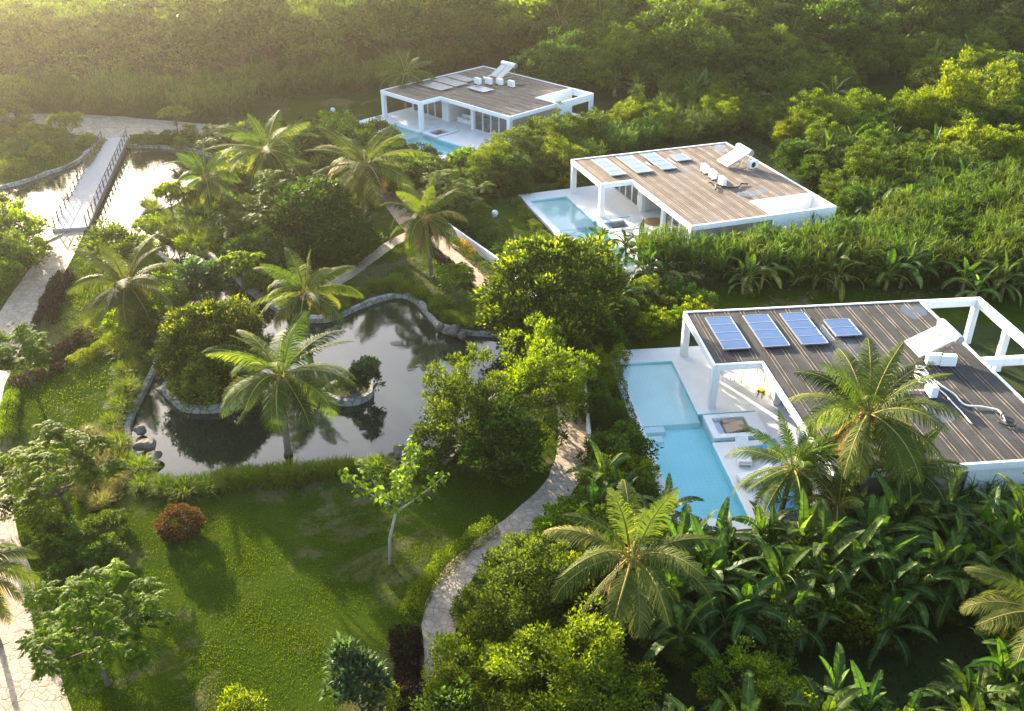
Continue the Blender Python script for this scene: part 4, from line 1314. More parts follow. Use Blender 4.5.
# --------------------------------------------------------------- planting
def vegetation():
    for i in range(3): AVOID.append(np.array(deck_loop(i, .5)))
    AVOID.append(np.array(offset_loop(WATER, .5)))
    AVOID.append(np.array([vloc(1, x, y)[:2] for x, y in ((9.5, -18), (18, -18), (18, -20.3), (9.5, -20.3))]))
    for nm, (L, Rr) in PATHS.items(): AVOID.append(np.array(L + Rr[::-1]))
    palms = [palm_proto(21, 6.2, 3.7, 30), palm_proto(22, 4.6, 3.5, 27), palm_proto(23, 4.7, 3.4, 25, gold=.06), palm_proto(24, 6.4, 3.9, 31)]
    bananas = [banana_proto(31, 3), banana_proto(32, 2), banana_proto(33, 3), banana_proto(34, 1, 1.9, 2.4), banana_proto(35, 2, 1.5, 2.0)]
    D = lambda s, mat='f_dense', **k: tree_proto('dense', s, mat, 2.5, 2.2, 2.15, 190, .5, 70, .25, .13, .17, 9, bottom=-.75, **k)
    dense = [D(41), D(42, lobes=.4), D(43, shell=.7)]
    round_tip = tree_proto('round', 44, 'f_tip', 3.4, 3.0, 2.6, 720, .48, 52, .24, .12, .2, 9, shell=.62, lobes=.10, bottom=-.95, varup=.5)  # upper leaves of each clump run to the painted sunlit yellow
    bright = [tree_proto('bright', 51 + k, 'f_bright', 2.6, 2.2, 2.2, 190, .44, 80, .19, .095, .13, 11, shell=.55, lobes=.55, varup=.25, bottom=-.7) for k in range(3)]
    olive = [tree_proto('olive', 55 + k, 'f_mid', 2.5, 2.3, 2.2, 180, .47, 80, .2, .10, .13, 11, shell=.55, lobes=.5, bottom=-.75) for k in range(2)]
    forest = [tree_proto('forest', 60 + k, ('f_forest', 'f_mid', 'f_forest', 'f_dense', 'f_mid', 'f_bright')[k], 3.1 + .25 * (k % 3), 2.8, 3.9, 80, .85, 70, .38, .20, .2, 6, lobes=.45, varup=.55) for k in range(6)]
    shrubs = [tree_proto('shrub', 70 + k, m, 1.0, .85, .72, 55, .28, 46, .15, .08, .05, 5, bottom=-.6) for k, m in enumerate(('f_forest', 'f_feather', 'f_hedge', 'f_mid'))]
    redb = tree_proto('shrub', 77, 'f_red', 1.0, .72, .6, 170, .2, 60, .09, .045, .05, 5, shell=.6, bottom=-1, lobes=.04)
    blueb = tree_proto('shrub', 78, 'f_blue', 1.0, 1.0, .95, 60, .26, 40, .30, .12, .05, 6)
    feather = [feather_proto(81 + k, 4.2) for k in range(3)]
    featherf = [feather_proto(86 + k, 4.4, 2.6, 'f_mid', 34, 13, .13) for k in range(2)]
    palmate = [palmate_proto(91 + k) for k in range(2)]
    reeds = [reed_proto(95 + k) for k in range(4)]
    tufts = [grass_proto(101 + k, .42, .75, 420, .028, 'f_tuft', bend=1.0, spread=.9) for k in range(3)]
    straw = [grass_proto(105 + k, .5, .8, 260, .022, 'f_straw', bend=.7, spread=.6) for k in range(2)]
    sap = sapling_proto(111)
    rnd = random.Random(5)

    def palm_at(k, hub, h, L, lab, rz=None):
        pr = palms[k]; s = 1.14 * L / pr['r']
        x, y = G(hub[0], hub[1], GZ + h)
        rz = rnd.uniform(0, 6.28) if rz is None else rz; c, sn = math.cos(rz) * s, math.sin(rz) * s; tx, ty = pr['top']
        return put('coconut_palm', pr, x - c * tx + sn * ty, y - sn * tx - c * ty, rz, (s, s, h / pr['cz']), lab, 'palm', 'coconut palms')
    palm_at(0, (280, 374), 5.4, 3.95, 'large coconut palm at the near pond edge, shining fronds hanging over the water', .4)
    palm_at(1, (126, 283), 3.9, 3.9, 'coconut palm between the flagstone path and the lagoon, one long fading frond', 2.0)
    palm_at(2, (305, 293), 4.3, 3.3, 'upright coconut palm at the pond head behind the large shining palm', 1.1)
    palm_at(3, (364, 165), 6.0, 4.6, 'tall coconut palm before the farthest villa, between bushes and the footpath')
    palm_at(0, (266, 150), 5.6, 4.4, 'hazy coconut palm beyond the lagoon, left neighbour of the tall palm', 3.1)
    palm_at(2, (425, 218), 4.9, 3.1, 'coconut palm with visible trunk where the two paths meet', 5.2)
    palm_at(1, (794, 468), 3.5, 3.0, 'small coconut palm leaning over the pool deck of the nearest villa', 3.6)
    palm_at(3, (869, 413), 6.4, 3.7, 'dark coconut palm in front of the charcoal roof', .9)
    palm_at(2, (633, 556), 4.8, 3.4, 'coconut palm with orange heart above the boundary wall, at the pool end', 2.2)
    palm_at(0, (1046, 612), 4.2, 3.0, 'coconut palm cut by the picture edge beside the banana grove', 3.0)
    palm_at(1, (-28, 572), 4.2, 2.3, 'coconut palm of which only a frond tip shows over the flagstone path', .2)
    palm_at(3, (705, 22), 7.5, 5.2, 'tall coconut palm rising out of the forest above the middle villa')
    palm_at(2, (405, 74), 4.2, 3.2, 'yellowing coconut palm behind the farthest villa', 1.0)
    palm_at(0, (792, 36), 5.0, 4.6, 'coconut palm low in the forest, one frond turned brown')
    palm_at(1, (560, 20), 6.5, 4.6, 'coconut palm deep in the forest above the farthest villa')
    palm_at(2, (205, 178), 4.5, 2.6, 'small coconut palm on the tongue of land in the lagoon', 1.4)

    def T(name, pr, px, py, r, lab, cat='tree', sq=1.0, rz=None, group=None): return put_px(name, pr, px, py, r, lab, cat, group, sq, rz)
    # pond garden
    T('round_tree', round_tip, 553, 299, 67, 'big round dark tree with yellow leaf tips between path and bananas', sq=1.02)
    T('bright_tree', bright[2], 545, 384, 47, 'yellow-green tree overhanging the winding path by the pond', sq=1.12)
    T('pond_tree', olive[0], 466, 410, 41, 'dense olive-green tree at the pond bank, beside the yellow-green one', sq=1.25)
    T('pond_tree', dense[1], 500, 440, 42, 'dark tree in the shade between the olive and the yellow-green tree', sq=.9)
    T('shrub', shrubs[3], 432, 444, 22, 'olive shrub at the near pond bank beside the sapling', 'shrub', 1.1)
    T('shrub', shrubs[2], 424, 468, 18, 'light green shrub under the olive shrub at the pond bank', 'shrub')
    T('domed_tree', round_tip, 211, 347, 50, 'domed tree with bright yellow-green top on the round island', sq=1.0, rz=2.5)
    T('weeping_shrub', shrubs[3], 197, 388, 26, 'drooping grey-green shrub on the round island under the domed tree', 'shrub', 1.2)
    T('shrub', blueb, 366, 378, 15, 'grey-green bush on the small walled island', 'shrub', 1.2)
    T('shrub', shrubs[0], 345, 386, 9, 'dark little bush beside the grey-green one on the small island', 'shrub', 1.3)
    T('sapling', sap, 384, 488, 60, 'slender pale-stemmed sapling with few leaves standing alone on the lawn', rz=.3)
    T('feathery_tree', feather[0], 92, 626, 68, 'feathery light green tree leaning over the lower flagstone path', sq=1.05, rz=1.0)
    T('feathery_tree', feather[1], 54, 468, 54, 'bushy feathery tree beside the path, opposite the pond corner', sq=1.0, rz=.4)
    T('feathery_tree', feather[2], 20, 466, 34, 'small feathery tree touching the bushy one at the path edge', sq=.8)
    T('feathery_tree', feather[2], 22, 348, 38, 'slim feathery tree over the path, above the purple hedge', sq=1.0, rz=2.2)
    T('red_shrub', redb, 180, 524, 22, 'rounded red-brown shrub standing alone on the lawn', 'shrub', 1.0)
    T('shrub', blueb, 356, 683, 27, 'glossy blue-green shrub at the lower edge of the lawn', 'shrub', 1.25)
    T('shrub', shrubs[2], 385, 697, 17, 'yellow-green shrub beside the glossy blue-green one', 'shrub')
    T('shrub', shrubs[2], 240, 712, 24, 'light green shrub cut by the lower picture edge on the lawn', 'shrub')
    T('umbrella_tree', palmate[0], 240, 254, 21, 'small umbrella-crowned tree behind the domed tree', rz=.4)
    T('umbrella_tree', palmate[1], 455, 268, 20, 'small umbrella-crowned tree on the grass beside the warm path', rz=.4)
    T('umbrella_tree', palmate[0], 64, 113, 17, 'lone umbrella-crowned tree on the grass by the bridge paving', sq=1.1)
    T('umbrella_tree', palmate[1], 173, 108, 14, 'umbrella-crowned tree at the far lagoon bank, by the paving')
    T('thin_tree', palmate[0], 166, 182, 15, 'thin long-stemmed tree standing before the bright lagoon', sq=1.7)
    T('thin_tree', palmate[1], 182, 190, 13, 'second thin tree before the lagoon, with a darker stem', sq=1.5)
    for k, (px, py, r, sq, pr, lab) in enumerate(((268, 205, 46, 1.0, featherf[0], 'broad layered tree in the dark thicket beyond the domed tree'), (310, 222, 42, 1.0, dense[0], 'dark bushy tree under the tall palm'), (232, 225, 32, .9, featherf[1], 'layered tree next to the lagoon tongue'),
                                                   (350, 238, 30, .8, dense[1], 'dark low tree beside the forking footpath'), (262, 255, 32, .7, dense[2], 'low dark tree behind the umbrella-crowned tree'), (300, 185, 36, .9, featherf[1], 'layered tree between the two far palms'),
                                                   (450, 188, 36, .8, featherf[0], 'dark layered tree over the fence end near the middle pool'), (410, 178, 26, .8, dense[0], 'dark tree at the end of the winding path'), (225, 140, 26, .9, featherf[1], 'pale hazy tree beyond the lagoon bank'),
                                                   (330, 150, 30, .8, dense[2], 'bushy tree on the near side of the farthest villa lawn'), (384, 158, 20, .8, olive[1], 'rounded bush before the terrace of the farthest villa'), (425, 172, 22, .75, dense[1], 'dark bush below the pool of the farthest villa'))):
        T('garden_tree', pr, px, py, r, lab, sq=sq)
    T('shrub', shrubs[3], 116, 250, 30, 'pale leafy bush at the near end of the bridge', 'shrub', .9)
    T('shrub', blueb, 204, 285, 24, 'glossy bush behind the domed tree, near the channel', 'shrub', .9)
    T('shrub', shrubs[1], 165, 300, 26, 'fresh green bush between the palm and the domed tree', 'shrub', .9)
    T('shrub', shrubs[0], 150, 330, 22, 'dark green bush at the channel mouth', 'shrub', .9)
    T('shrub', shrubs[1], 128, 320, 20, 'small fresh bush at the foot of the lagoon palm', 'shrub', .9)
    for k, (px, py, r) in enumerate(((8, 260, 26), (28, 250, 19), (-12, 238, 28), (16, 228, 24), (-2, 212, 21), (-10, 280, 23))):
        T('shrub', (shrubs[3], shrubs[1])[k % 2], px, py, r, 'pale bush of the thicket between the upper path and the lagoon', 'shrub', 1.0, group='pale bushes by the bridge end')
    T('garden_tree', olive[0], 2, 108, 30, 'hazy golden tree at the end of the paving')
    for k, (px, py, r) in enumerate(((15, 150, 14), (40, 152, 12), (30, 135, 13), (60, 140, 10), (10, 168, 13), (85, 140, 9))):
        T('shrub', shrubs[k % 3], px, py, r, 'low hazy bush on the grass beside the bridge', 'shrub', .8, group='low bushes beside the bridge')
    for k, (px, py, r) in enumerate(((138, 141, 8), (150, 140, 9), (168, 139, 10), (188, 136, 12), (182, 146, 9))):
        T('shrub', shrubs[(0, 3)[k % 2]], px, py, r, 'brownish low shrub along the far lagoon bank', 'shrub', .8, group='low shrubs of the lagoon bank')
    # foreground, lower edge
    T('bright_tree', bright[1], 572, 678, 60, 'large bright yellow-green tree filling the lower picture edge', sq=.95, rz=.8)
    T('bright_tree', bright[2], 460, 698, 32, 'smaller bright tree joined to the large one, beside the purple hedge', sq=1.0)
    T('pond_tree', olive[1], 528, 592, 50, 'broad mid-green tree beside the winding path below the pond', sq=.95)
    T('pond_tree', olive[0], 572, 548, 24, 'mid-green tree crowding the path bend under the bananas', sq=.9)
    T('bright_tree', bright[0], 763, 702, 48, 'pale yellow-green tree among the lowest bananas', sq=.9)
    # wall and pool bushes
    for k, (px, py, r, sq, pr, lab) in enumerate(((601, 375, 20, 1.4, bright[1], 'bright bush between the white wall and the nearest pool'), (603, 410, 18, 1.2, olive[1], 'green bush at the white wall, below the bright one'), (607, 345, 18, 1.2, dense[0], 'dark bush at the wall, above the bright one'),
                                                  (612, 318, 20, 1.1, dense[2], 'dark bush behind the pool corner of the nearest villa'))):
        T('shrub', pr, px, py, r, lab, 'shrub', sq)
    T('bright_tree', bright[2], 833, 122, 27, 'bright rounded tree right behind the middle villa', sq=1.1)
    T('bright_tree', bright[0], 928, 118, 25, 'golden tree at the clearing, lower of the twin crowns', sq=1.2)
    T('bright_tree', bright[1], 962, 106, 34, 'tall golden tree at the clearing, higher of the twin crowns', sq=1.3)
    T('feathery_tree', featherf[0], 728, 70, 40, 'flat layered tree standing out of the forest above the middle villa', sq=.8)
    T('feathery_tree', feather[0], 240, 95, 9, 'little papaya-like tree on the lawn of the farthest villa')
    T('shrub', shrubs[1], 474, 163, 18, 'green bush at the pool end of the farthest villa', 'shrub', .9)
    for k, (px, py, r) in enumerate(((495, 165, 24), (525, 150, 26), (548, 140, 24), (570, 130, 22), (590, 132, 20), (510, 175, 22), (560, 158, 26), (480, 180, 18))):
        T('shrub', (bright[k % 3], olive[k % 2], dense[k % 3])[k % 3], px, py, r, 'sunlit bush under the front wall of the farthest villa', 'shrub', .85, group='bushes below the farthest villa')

    for k, (px, py, r) in enumerate(((58, 528, 17), (78, 540, 18), (98, 530, 16), (46, 548, 15), (70, 556, 16), (108, 548, 14), (88, 560, 15), (40, 520, 14), (112, 520, 13), (60, 576, 13))):
        T('shrub', shrubs[(0, 0, 3)[k % 3]], px, py, r, 'dark low shrub filling the ground between the two feathery trees', 'shrub', .9, group='dark shrubs between the feathery trees')
    for k, (px, py, r, pr, sq, lab) in enumerate(((140, 42, 36, bright[0], 1.2, 'sunlit yellow-green tree in the hazy corner of the forest'), (218, 40, 34, olive[0], 1.3, 'tall olive tree in the forest, right of the sunlit yellow-green one'), (318, 36, 32, forest[1], 1.25, 'tall forest tree above the lawn of the farthest villa'),
                                                   (388, 30, 30, forest[3], 1.3, 'tall forest tree above the yellowing palm'), (445, 38, 34, dense[0], 1.0, 'dark rounded tree behind the farthest villa'), (505, 34, 30, olive[1], 1.0, 'rounded olive tree behind the water heater of the farthest villa'),
                                                   (556, 68, 30, dense[1], 1.0, 'dark rounded tree at the back corner of the farthest villa'), (612, 62, 32, bright[1], .95, 'sunlit tree in the forest between farthest and middle villa'), (668, 66, 30, dense[2], 1.0, 'dark tree in the forest above the middle villa roof'),
                                                   (300, 62, 24, dense[0], .9, 'low rounded dark tree behind the giant grass'), (268, 30, 30, forest[0], 1.3, 'tall pale forest tree left of the farthest villa'), (80, 48, 34, forest[2], 1.2, 'hazy forest tree in the sun glow'), (10, 50, 36, forest[4], 1.2, 'hazy forest tree at the picture corner'),
                                                   (860, 40, 26, forest[0], 1.0, 'fresh green tree above the slope clearing'), (800, 60, 24, olive[0], .9, 'rounded tree above the middle villa water heater'), (1005, 130, 26, dense[1], .9, 'dark tree right of the twin golden crowns'), (880, 165, 26, featherf[1], .8, 'spreading tree below the clearing'))):
        T('tall_tree', pr, px, py, r, lab, sq=sq)
    for k, (px, py, s) in enumerate(((40, 78, 1.5), (62, 74, 1.4), (52, 86, 1.4), (24, 80, 1.5))):
        x, y = G(px, py); put('banana_plant', bananas[k], x, y, k * 1.7, s, 'big hazy banana plant in the sun glow beyond the paving', 'banana plant', 'hazy bananas beyond the paving')
    for k, (px, py, r, pr, lab) in enumerate(((796, 158, 20, dense[0], 'dark bush at the far corner of the middle villa'), (815, 172, 19, dense[1], 'dark bush halfway along the side wall of the middle villa'), (838, 188, 18, olive[0], 'leafy bush at the courtyard corner of the middle villa'), (858, 205, 20, dense[2], 'dark bush beyond the courtyard corner of the middle villa'))):
        T('leafy_shrub', pr, px, py, r, lab, 'shrub', .9)
    for k, (px, py, r) in enumerate(((150, 226, 13), (172, 238, 12), (190, 248, 13), (204, 200, 18), (192, 214, 14), (232, 182, 20), (216, 240, 16), (238, 262, 15), (225, 215, 18), (176, 300, 16), (168, 276, 14), (196, 272, 13), (140, 250, 15), (258, 286, 14))):
        T('shrub', shrubs[(1, 3, 2)[k % 3]], px, py, r, 'leafy shrub overhanging the lagoon channel', 'shrub', 1.0, group='shrubs overhanging the channel')
    for k, (hub, h, lab) in enumerate((((600, 22), 6.5, 'forest palm right of the one above the farthest villa'), ((645, 12), 6.5, 'forest palm next to the tall one above the middle villa'), ((760, 16), 6.5, 'forest palm between the tall one and the browning one'))):
        palm_at(k % 4, hub, h, 4.0, lab)
    # hedges
    hedge([(410, 618), (424, 590), (446, 565), (470, 545), (494, 530)], 1.0, .8, 'f_hedge', 'hedge', 'clipped yellow-green hedge along the lawn side of the winding path', 'hedge', .10, 900)
    hedge([(404, 632), (408, 665), (412, 705), (414, 760)], 1.25, .5, 'f_purple', 'purple_hedge', 'low blackish purple planting beside the lower winding path', 'hedge', .12, 900)
    hedge([(72, 366), (96, 352), (126, 334)], 1.2, .55, 'f_hedge', 'hedge', 'clipped light green hedge crossing the lawn below the palm', 'hedge', .10, 800)
    hedge([(12, 388), (38, 378), (66, 368)], 1.1, .5, 'f_purple', 'purple_hedge', 'dark purple hedge continuing the light green one towards the path', 'hedge', .12, 700)
    hedge([(42, 362), (62, 352), (88, 336)], 1.5, .5, 'f_purple', 'purple_hedge', 'purple planting behind the light green hedge', 'hedge', .12, 700)
    hedge([(44, 326), (54, 298), (66, 276)], 1.5, .6, 'f_purple', 'purple_hedge', 'dark purple hedge along the upper flagstone path', 'hedge', .13, 600)
    hedge([(8, 440), (9, 415), (14, 393)], 1.0, .5, 'f_hedge', 'hedge', 'light green hedge at the path bend by the feathery trees', 'hedge', .10, 700)
    hedge([(36, 585), (44, 615), (52, 640)], 1.0, .7, 'f_mid', 'hedge', 'dark green hedge at the edge of the lower flagstone path', 'hedge', .11, 700)
    hedge([(455, 218), (480, 232), (500, 252), (522, 275)], 2.2, 1.1, 'f_dense', 'hedge', 'tall dark hedge behind the white boundary wall', 'hedge', .16, 500)
    hedge([(516, 202), (530, 222), (548, 244), (568, 268)], 1.0, .55, 'f_mid', 'hedge', 'low green hedge along the outer side of the middle pool', 'hedge', .13, 500)
    hedge([(452, 243), (470, 258), (492, 278), (505, 290)], .8, .7, 'f_dense', 'hedge', 'dark low hedge between the warm path and the white wall', 'hedge', .12, 500)
    hedge([(461, 247), (468, 253), (475, 260)], .7, .8, 'f_orange', 'flower_bed', 'orange flowering patch at the white wall beside the warm path', 'flowers', .12, 500)
    hedge([(414, 236), (428, 248), (448, 266), (470, 290)], .9, .5, 'f_purple', 'purple_hedge', 'dark reddish planting along the grass side of the warm path', 'hedge', .12, 500)
    hedge([(612, 362), (622, 400), (634, 440), (648, 480)], .8, .7, 'f_mid', 'hedge', 'green hedge along the outer wall of the nearest pool', 'hedge', .12, 500)
    hedge([(570, 368), (576, 400), (580, 425)], .6, .5, 'f_dense', 'hedge', 'dark low hedge at the foot of the white wall', 'hedge', .12, 500)
    hedge([(300, 122), (318, 119), (338, 117)], .8, .5, 'f_purple', 'purple_hedge', 'brown hedge on the lawn of the farthest villa', 'hedge', .2, 200)
    hedge([(480, 205), (505, 197), (535, 193), (570, 186)], .8, .6, 'f_mid', 'hedge', 'low hedge behind the middle pool', 'hedge', .16, 300)
    hedge([(104, 143), (96, 155), (87, 170)], .7, .5, 'f_straw', 'hedge', 'dry grassy border along the bridge approach', 'border', .2, 300)

    # grass tufts round the pond
    edge = [(130, 372), (124, 392), (118, 410), (114, 428), (118, 446), (126, 462), (136, 474), (150, 484), (166, 489), (186, 490), (206, 487), (226, 485), (246, 482), (266, 481), (288, 479), (310, 477), (332, 474), (354, 472), (376, 470)]
    for k, (px, py) in enumerate(edge):
        for j in range(3):
            x, y = G(px + rnd.uniform(-7, 7), py + rnd.uniform(-5, 4))
            put('grass_tuft', tufts[(k + j) % 3], x, y, rnd.uniform(0, 6), rnd.uniform(.85, 1.35), 'yellow-green grass tuft on the near bank of the pond', 'grass tuft', 'grass tufts on the near pond bank')
    edge2 = [(340, 306), (356, 297), (374, 291), (392, 286), (410, 289), (424, 298), (436, 308), (446, 318), (458, 322), (474, 325), (490, 327)]
    for k, (px, py) in enumerate(edge2):
        for j in range(3):
            x, y = G(px + rnd.uniform(-8, 8), py + rnd.uniform(-6, 3))
            put('grass_tuft', tufts[(k + j) % 3], x, y, rnd.uniform(0, 6), rnd.uniform(.8, 1.25), 'long grass tuft on the far bank of the pond', 'grass tuft', 'grass tufts on the far pond bank')
    edge3 = [(128, 352), (138, 336), (146, 318), (162, 302), (150, 280), (120, 262), (96, 258), (152, 208), (170, 222), (186, 232), (200, 238), (214, 246), (228, 260), (240, 272)]
    for k, (px, py) in enumerate(edge3):
        for j in range(2):
            x, y = G(px + rnd.uniform(-9, 9), py + rnd.uniform(-7, 7))
            put('grass_tuft', tufts[(k + j) % 3], x, y, rnd.uniform(0, 6), rnd.uniform(.9, 1.6), 'wild grass tuft along the lagoon channel', 'grass tuft', 'grass tufts along the channel')
    for k in range(44):
        x, y = G(rnd.uniform(80, 118), rnd.uniform(432, 512))
        put('dry_grass_tuft', straw[k % 2], x, y, rnd.uniform(0, 6), rnd.uniform(.6, 1.0), 'straw-coloured dry grass tuft between tree and pond', 'grass tuft', 'dry grass tufts')

    # ---- taller planting in bands
    def band(poly, sp, seed, pick, avoid=()):
        for p in scatter(poly, sp, seed, avoid): pick(p)
    R_ = random.Random(17)
    def reed(lab, grp, s0, s1):
        return lambda p: put('giant_grass_clump', R_.choice(reeds), p[0], p[1], R_.uniform(0, 6.28), (R_.uniform(.9, 1.25), R_.uniform(.9, 1.25), R_.uniform(s0, s1)), lab, 'tall grass', grp)
    def ban(lab, grp, s0, s1):
        return lambda p: put('banana_plant', R_.choice(bananas), p[0], p[1], R_.uniform(0, 6.28), R_.uniform(s0, s1), lab, 'banana plant', grp)
    def shr(protos, name, lab, grp, s0, s1, cat='shrub'):
        return lambda p: put(name, R_.choice(protos), p[0], p[1], R_.uniform(0, 6.28), R_.uniform(s0, s1), lab, cat, grp)
    def either(*wf):
        return lambda p: R_.choices([f for _, f in wf], [w for w, _ in wf])[0](p)
    # hedge of giant grass between middle and nearest villa
    band([(640, 284), (700, 282), (800, 282), (900, 284), (1075, 290), (1075, 225), (900, 232), (862, 246), (790, 262), (700, 274), (650, 268)], 1.55, 1,
         either((7, reed('giant grass clump in the green wall between middle and nearest villa', 'giant grass between the villas', .82, 1.08)), (1, shr(dense, 'dense_shrub', 'dark leafy bush in the green wall between the villas', 'dark bushes between the villas', .5, .75))))
    band([(660, 290), (700, 289), (800, 290), (920, 292), (1075, 298), (1075, 290), (900, 285), (640, 284)], 4.4, 2, ban('banana plant on the shaded side of the green wall between the villas', 'bananas on the green wall', .8, 1.15))
    band([(870, 232), (1075, 225), (1075, 165), (980, 160), (880, 190), (850, 205)], 2.0, 3,
         either((6, reed('giant grass clump on the slope right of the middle villa', 'giant grass beside the middle villa', .8, 1.1)), (1.2, ban('banana plant among the giant grass right of the middle villa', 'bananas beside the middle villa', .9, 1.2))))
    for k, (px, py, s, lab) in enumerate(((614, 322, 1.25, 'big banana plant beside the round dark tree'), (626, 262, 1.0, 'banana plant at the near end of the middle pool, taller one'), (600, 258, .9, 'banana plant at the near end of the middle pool, leaning one'), (645, 268, .95, 'banana plant under the deck corner of the middle villa'),
                                         (745, 292, 1.0, 'banana plant in shade before the grass wall, alone'), (600, 300, .9, 'banana plant half hidden by the round dark tree'), (960, 300, 1.1, 'banana plant behind the pergola, first'), (1000, 302, 1.2, 'banana plant behind the pergola with yellowing leaf'),
                                         (604, 502, 1.0, 'banana plant at the wall beside the nearest pool, dark one'), (620, 520, 1.0, 'banana plant at the wall beside the nearest pool, with upright leaf'), (592, 530, .9, 'banana plant over the path bend'), (652, 545, 1.0, 'banana plant at the pool end with browning leaf'))):
        x, y = G(px, py); put('banana_plant', bananas[k % 5], x, y, R_.uniform(0, 6), s * .92, lab, 'banana plant', 'banana plants set singly')
    band([(612, 298), (700, 298), (705, 316), (680, 330), (640, 350), (608, 350)], 1.3, 22, shr(shrubs[:2], 'shrub', 'dark shrub in the shade between round tree and nearest villa', 'shaded shrubs behind the nearest pool', .7, 1.1))
    # foreground banana grove, two rows with a dark gap between
    band([(660, 640), (740, 646), (900, 628), (1060, 600), (1060, 545), (960, 545), (880, 560), (740, 568), (665, 575)], 1.2, 4, ban('banana plant in the upper row along the front of the nearest villa', 'bananas, upper row', .75, 1.4))
    band([(640, 800), (820, 830), (1060, 790), (1060, 690), (960, 712), (840, 745), (700, 770)], 1.35, 5, ban('banana plant in the lower row at the picture edge', 'bananas, lower row', .95, 1.25))
    band([(655, 645), (740, 655), (860, 645), (860, 615), (740, 622), (655, 615)], 1.1, 24, shr(shrubs[:2], 'shrub', 'dark shrub under the upper banana row', 'shrubs under the bananas', .9, 1.6))
    for k, (px, py, r, pr, lab) in enumerate(((735, 560, 26, olive[0], 'leafy bush rising among the upper bananas'), (905, 520, 24, olive[1], 'leafy bush between bananas and the front wall'), (940, 600, 22, dense[1], 'dark bush among the upper bananas'), (700, 600, 24, dense[2], 'dark bush beside the palm with orange heart'), (985, 560, 24, bright[0], 'light green bush among the bananas at the end wall'))):
        T('leafy_shrub', pr, px, py, r, lab, 'shrub', .9)
    for k, (px, py, r, pr, lab) in enumerate(((800, 590, 24, bright[1], 'sunlit bush in the middle of the upper bananas'), (860, 560, 22, olive[1], 'olive bush under the dark roof palm'), (1005, 640, 22, bright[2], 'yellow-green bush between the two banana rows'), (672, 640, 24, olive[0], 'bush below the palm with orange heart'))):
        T('leafy_shrub', pr, px, py, r, lab, 'shrub', 1.0)
    palm_at(1, (905, 470), 3.4, 2.6, 'low coconut palm filling the space under the dark roof palm', 2.2)
    palm_at(2, (838, 505), 2.6, 2.4, 'young coconut palm at the deck corner of the nearest villa', .3)
    band([(965, 548), (1075, 535), (1075, 508), (975, 512)], 1.7, 6, reed('giant grass clump against the white end wall of the nearest villa', 'giant grass at the end wall', .55, .75))
    band([(830, 560), (960, 548), (960, 530), (830, 535)], 1.6, 16, shr(shrubs, 'shrub', 'low shrub at the front wall of the nearest villa', 'low shrubs at the front wall', .8, 1.3))
    # between middle and farthest villa
    band([(455, 176), (500, 186), (570, 176), (600, 160), (700, 140), (745, 136), (800, 152), (830, 120), (780, 100), (640, 116), (600, 140), (540, 158), (480, 166)], 2.2, 7,
         either((5, reed('giant grass clump between farthest and middle villa', 'giant grass below the farthest villa', .6, .85)), (1.5, shr(olive + bright, 'leafy_shrub', 'leafy bush between farthest and middle villa', 'leafy bushes below the farthest villa', .5, .8)), (.8, ban('banana plant between farthest and middle villa', 'bananas below the farthest villa', .9, 1.2))))
    # reeds behind the paving and behind the farthest villa
    band([(40, 117), (110, 118), (240, 124), (262, 112), (240, 102), (60, 100), (-60, 98), (-60, 108)], 2.2, 8, reed('hazy giant grass clump behind the bridge paving', 'giant grass behind the paving', .85, 1.15))
    band([(235, 100), (390, 92), (480, 66), (470, 56), (380, 76), (235, 90)], 2.5, 9, reed('giant grass clump behind the lawn of the farthest villa', 'giant grass behind the farthest villa', .75, 1.1))
    band([(598, 92), (700, 118), (770, 100), (700, 84), (600, 74)], 2.4, 10, either((3, reed('bluish giant grass clump on the forest side of the farthest villa', 'giant grass on the forest side', .8, 1.1)), (1, ban('banana plant on the forest side of the farthest villa', 'bananas on the forest side', 1.0, 1.4))))
    # slope to the right
    CLEAR = [np.array(GP([(840, 84), (910, 78), (925, 126), (876, 144), (838, 122)])), np.array(GP([(980, 58), (1070, 50), (1070, 90), (985, 85)]))]
    band([(800, 158), (850, 205), (1080, 165), (1080, 60), (980, 40), (880, 55), (770, 92)], 2.6, 11,
         either((4, shr(forest, 'leafy_tree', 'leafy low tree on the slope behind the middle villa', 'low trees on the slope', .42, .68, 'tree')), (1.6, ban('banana plant among the slope bushes', 'bananas on the slope', 1.0, 1.4)), (1.2, shr(olive, 'leafy_shrub', 'leafy bush on the slope behind the middle villa', 'bushes on the slope', .6, .95)), (1, reed('giant grass clump on the slope among bushes', 'giant grass on the slope', .7, 1.0))), CLEAR)
    # garden thickets
    band([(215, 148), (330, 132), (380, 140), (400, 170), (385, 195), (330, 250), (290, 280), (240, 258), (222, 210)], 2.0, 12, either((3, shr(shrubs, 'shrub', 'understorey shrub in the thicket beyond the pond', 'thicket shrubs', 1.0, 1.8)), (1, shr(dense, 'leafy_shrub', 'dark leafy bush in the thicket beyond the pond', 'thicket bushes', .45, .7))))
    band([(400, 160), (445, 158), (500, 190), (455, 206), (420, 190)], 1.8, 13, shr(shrubs, 'shrub', 'shrub between the path end and the middle pool lawn', 'shrubs at the path end', .8, 1.3))
    band([(600, 440), (640, 470), (660, 560), (655, 640), (604, 640), (600, 560)], 1.3, 14, shr(shrubs, 'shrub', 'shrub in the strip between white wall and nearest pool', 'shrubs along the white wall', .8, 1.4))
    band([(450, 665), (470, 620), (560, 510), (596, 520), (602, 700), (520, 760), (450, 730)], 1.5, 15, shr(shrubs, 'shrub', 'understorey shrub between path and boundary wall', 'shrubs between path and wall', .8, 1.4))
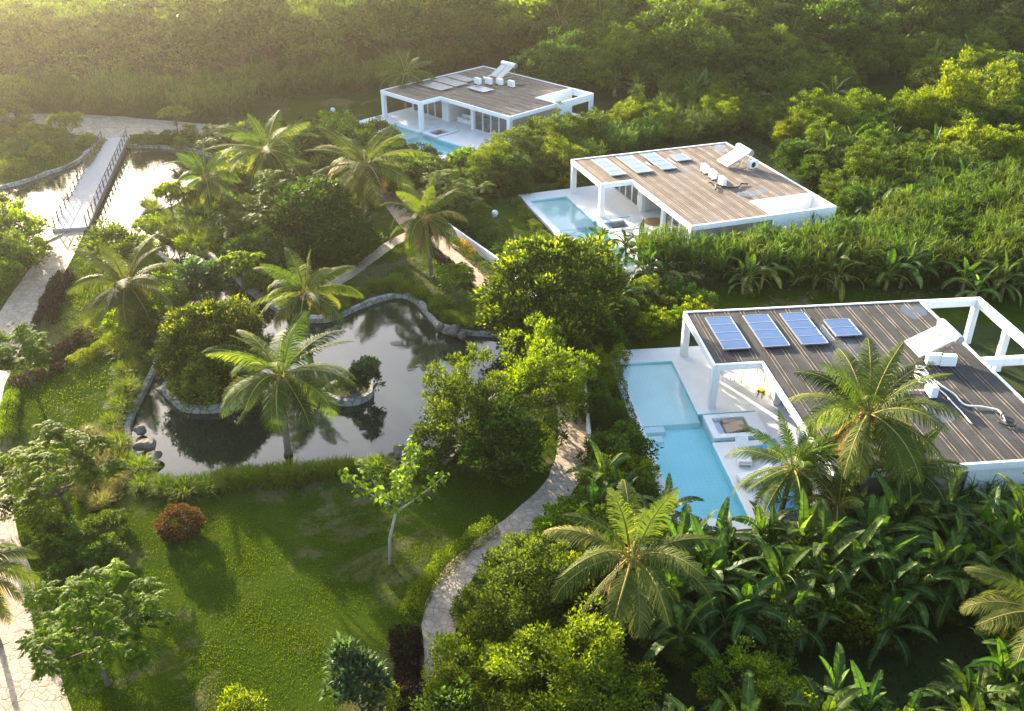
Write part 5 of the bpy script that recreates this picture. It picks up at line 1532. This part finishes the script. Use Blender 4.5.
    # forest
    band([(-110, 92), (60, 94), (235, 90), (380, 72), (470, 54), (560, 72), (640, 92), (770, 90), (880, 54), (980, 38), (1110, 46), (1150, -6), (-130, -6)], 6.0, 20,
         either((9, shr(forest, 'forest_tree', 'leafy tree of the forest closing the view', 'trees of the forest', .8, 1.8, 'tree')), (1, shr(featherf, 'layered_forest_tree', 'layered tree within the forest', 'layered trees of the forest', 1.5, 2.2, 'tree'))))

    # ---- low leaves everywhere under the jungle
    g = np.random.default_rng(3)
    regs = [([(-130, 110), (235, 122), (300, 98), (480, 60), (770, 95), (1150, 60), (1150, -8), (-130, -8)], 1.0, .62, .9), ([(600, 262), (1100, 215), (1100, 310), (640, 300)], 6, .32, .6), ([(770, 95), (1100, 55), (1100, 230), (850, 230), (800, 160)], 4, .4, .8),
            ([(600, 440), (650, 500), (690, 545), (1120, 500), (1120, 900), (430, 900), (440, 665), (470, 600), (560, 500)], 16, .20, .6), ([(215, 140), (340, 130), (420, 155), (400, 190), (330, 260), (240, 262)], 10, .28, .7), ([(440, 165), (600, 130), (800, 110), (830, 160), (600, 190), (470, 195)], 5, .35, .7), ([(590, 330), (616, 355), (650, 480), (600, 470), (585, 400)], 22, .18, .5)]
    geos = []
    for poly, dens, L, hm in regs:
        P2 = np.array(GP(poly)); lo, hi = P2.min(0), P2.max(0); n = int((hi - lo).prod() * dens)
        c = g.uniform(lo, hi, (n, 2)); ok = inside(c, P2)
        for a in AVOID + CLEAR: ok &= ~inside(c, a)
        c = c[ok]; n = len(c)
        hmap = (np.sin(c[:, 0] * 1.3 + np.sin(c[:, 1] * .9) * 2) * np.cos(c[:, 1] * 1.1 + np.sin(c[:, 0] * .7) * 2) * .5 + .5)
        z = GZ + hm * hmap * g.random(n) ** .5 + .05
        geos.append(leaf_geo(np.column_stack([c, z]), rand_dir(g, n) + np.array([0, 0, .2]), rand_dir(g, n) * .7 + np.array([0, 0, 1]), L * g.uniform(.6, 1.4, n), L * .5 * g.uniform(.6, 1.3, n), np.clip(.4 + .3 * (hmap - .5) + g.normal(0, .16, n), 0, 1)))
    V, Q, v = merge(geos)
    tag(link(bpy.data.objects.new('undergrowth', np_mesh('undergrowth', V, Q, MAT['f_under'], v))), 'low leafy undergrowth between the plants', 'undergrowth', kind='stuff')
    # ---- blades on the lawns
    geos = []
    for poly, dens, h, w in (([(-10, 120), (92, 130), (100, 142), (60, 168), (-10, 186)], 30, .35, .07), ([(134, 218), (180, 203), (216, 188), (300, 190), (290, 280), (230, 262), (190, 240)], 30, .3, .06), ([(60, 290), (90, 235), (150, 248), (182, 282), (180, 320), (140, 345), (60, 350)], 45, .22, .05), ([(0, 470), (420, 470), (560, 500), (430, 660), (430, 740), (20, 740)], 480, .07, .022), ([(0, 255), (165, 300), (140, 480), (0, 480)], 70, .12, .05), ([(330, 300), (420, 235), (500, 330), (440, 320), (400, 290)], 60, .14, .055), ([(250, 300), (395, 230), (340, 305)], 60, .13, .055)):
        P2 = np.array(GP(poly)); lo, hi = P2.min(0), P2.max(0); n = int((hi - lo).prod() * dens)
        c = g.uniform(lo, hi, (n, 2)); ok = inside(c, P2)
        for a in AVOID[3:]: ok &= ~inside(c, a)
        c = c[ok]; n = len(c)
        thin = .5 + .5 * np.sin(c[:, 0] * .8 + 1.5 * np.sin(c[:, 1] * .6)) * np.sin(c[:, 1] * .9 + 1.2 * np.sin(c[:, 0] * .5))
        c = c[g.random(n) < .12 + .88 * thin ** 1.5]; n = len(c)
        geos.append(leaf_geo(np.column_stack([c, np.full(n, GZ)]), rand_dir(g, n) * .8 + np.array([0, 0, 1.0]), rand_dir(g, n), h * g.uniform(.5, 1.4, n), np.full(n, w), np.clip(.5 + g.normal(0, .2, n), 0, 1)))
    V, Q, v = merge(geos)
    tag(link(bpy.data.objects.new('grass', np_mesh('grass', V, Q, MAT['f_lawn'], v))), 'short uneven grass blades of the lawns', 'grass', kind='stuff')


# --------------------------------------------------------------- light, air, camera
def light_and_camera():
    w = bpy.data.worlds.new('World'); SC.world = w; w.use_nodes = True
    nt = w.node_tree; bg = nt.nodes['Background']
    sky = nt.nodes.new('ShaderNodeTexSky'); sky.sky_type = 'NISHITA'; sky.sun_disc = False
    el, az = R(SUN_EL), R(SUN_AZ)            # azimuth clockwise from +Y (negative: to the left)
    sky.sun_elevation = el; sky.sun_rotation = az
    sky.air_density = .9; sky.dust_density = 2.2; sky.ozone_density = 1.0
    nt.links.new(sky.outputs[0], bg.inputs[0]); bg.inputs[1].default_value = SKY
    s = bpy.data.lights.new('sun', 'SUN'); s.energy = SUN; s.angle = R(.5); s.color = (1, .87, .66)
    so = link(bpy.data.objects.new('sun', s))
    d = Vector((math.sin(az) * math.cos(el), math.cos(az) * math.cos(el), math.sin(el)))
    so.rotation_euler = d.to_track_quat('Z', 'Y').to_euler()
    c = bpy.data.cameras.new('camera'); c.sensor_width = 36; c.lens = F_PX / 1024 * 36; c.clip_end = 2000
    co = link(bpy.data.objects.new('camera', c)); co.location = (0, 0, CAM_H); co.rotation_euler = (math.pi / 2 - PITCH, 0, 0)
    SC.camera = co
    SC.view_settings.view_transform = 'Standard'; SC.view_settings.look = 'None'; SC.view_settings.gamma = 1
    SC.view_settings.exposure = EXPO
    SC.cycles.use_denoising = True
    SC.cycles.max_bounces = 8; SC.cycles.transparent_max_bounces = 12; SC.cycles.diffuse_bounces = 2; SC.cycles.volume_bounces = 0
    if HAZE > 0:
        hz = MB().box(-299, 299, -19, 299, -2.3, 34).build('haze', haze_mat())
        tag(hz, 'warm haze in the low evening air', 'haze', kind='stuff')


def haze_mat():
    t = NT('evening_haze')
    v = t.n('ShaderNodeVolumePrincipled')
    v.inputs['Color'].default_value = (1, .95, .80, 1); v.inputs['Density'].default_value = HAZE; v.inputs['Anisotropy'].default_value = HAZE_G
    t.l(v.outputs[0], t.out.inputs['Volume'])
    return t.m


SUN_EL, SUN_AZ, SUN, SKY, EXPO, HAZE, HAZE_G = 13.5, -33.0, 5.0, .145, 2.25, .0003, .87

build_materials()
for i in range(3):
    make_villa(i); make_pool(i)
roof_gear()
furniture()
garden()
vegetation()
light_and_camera()
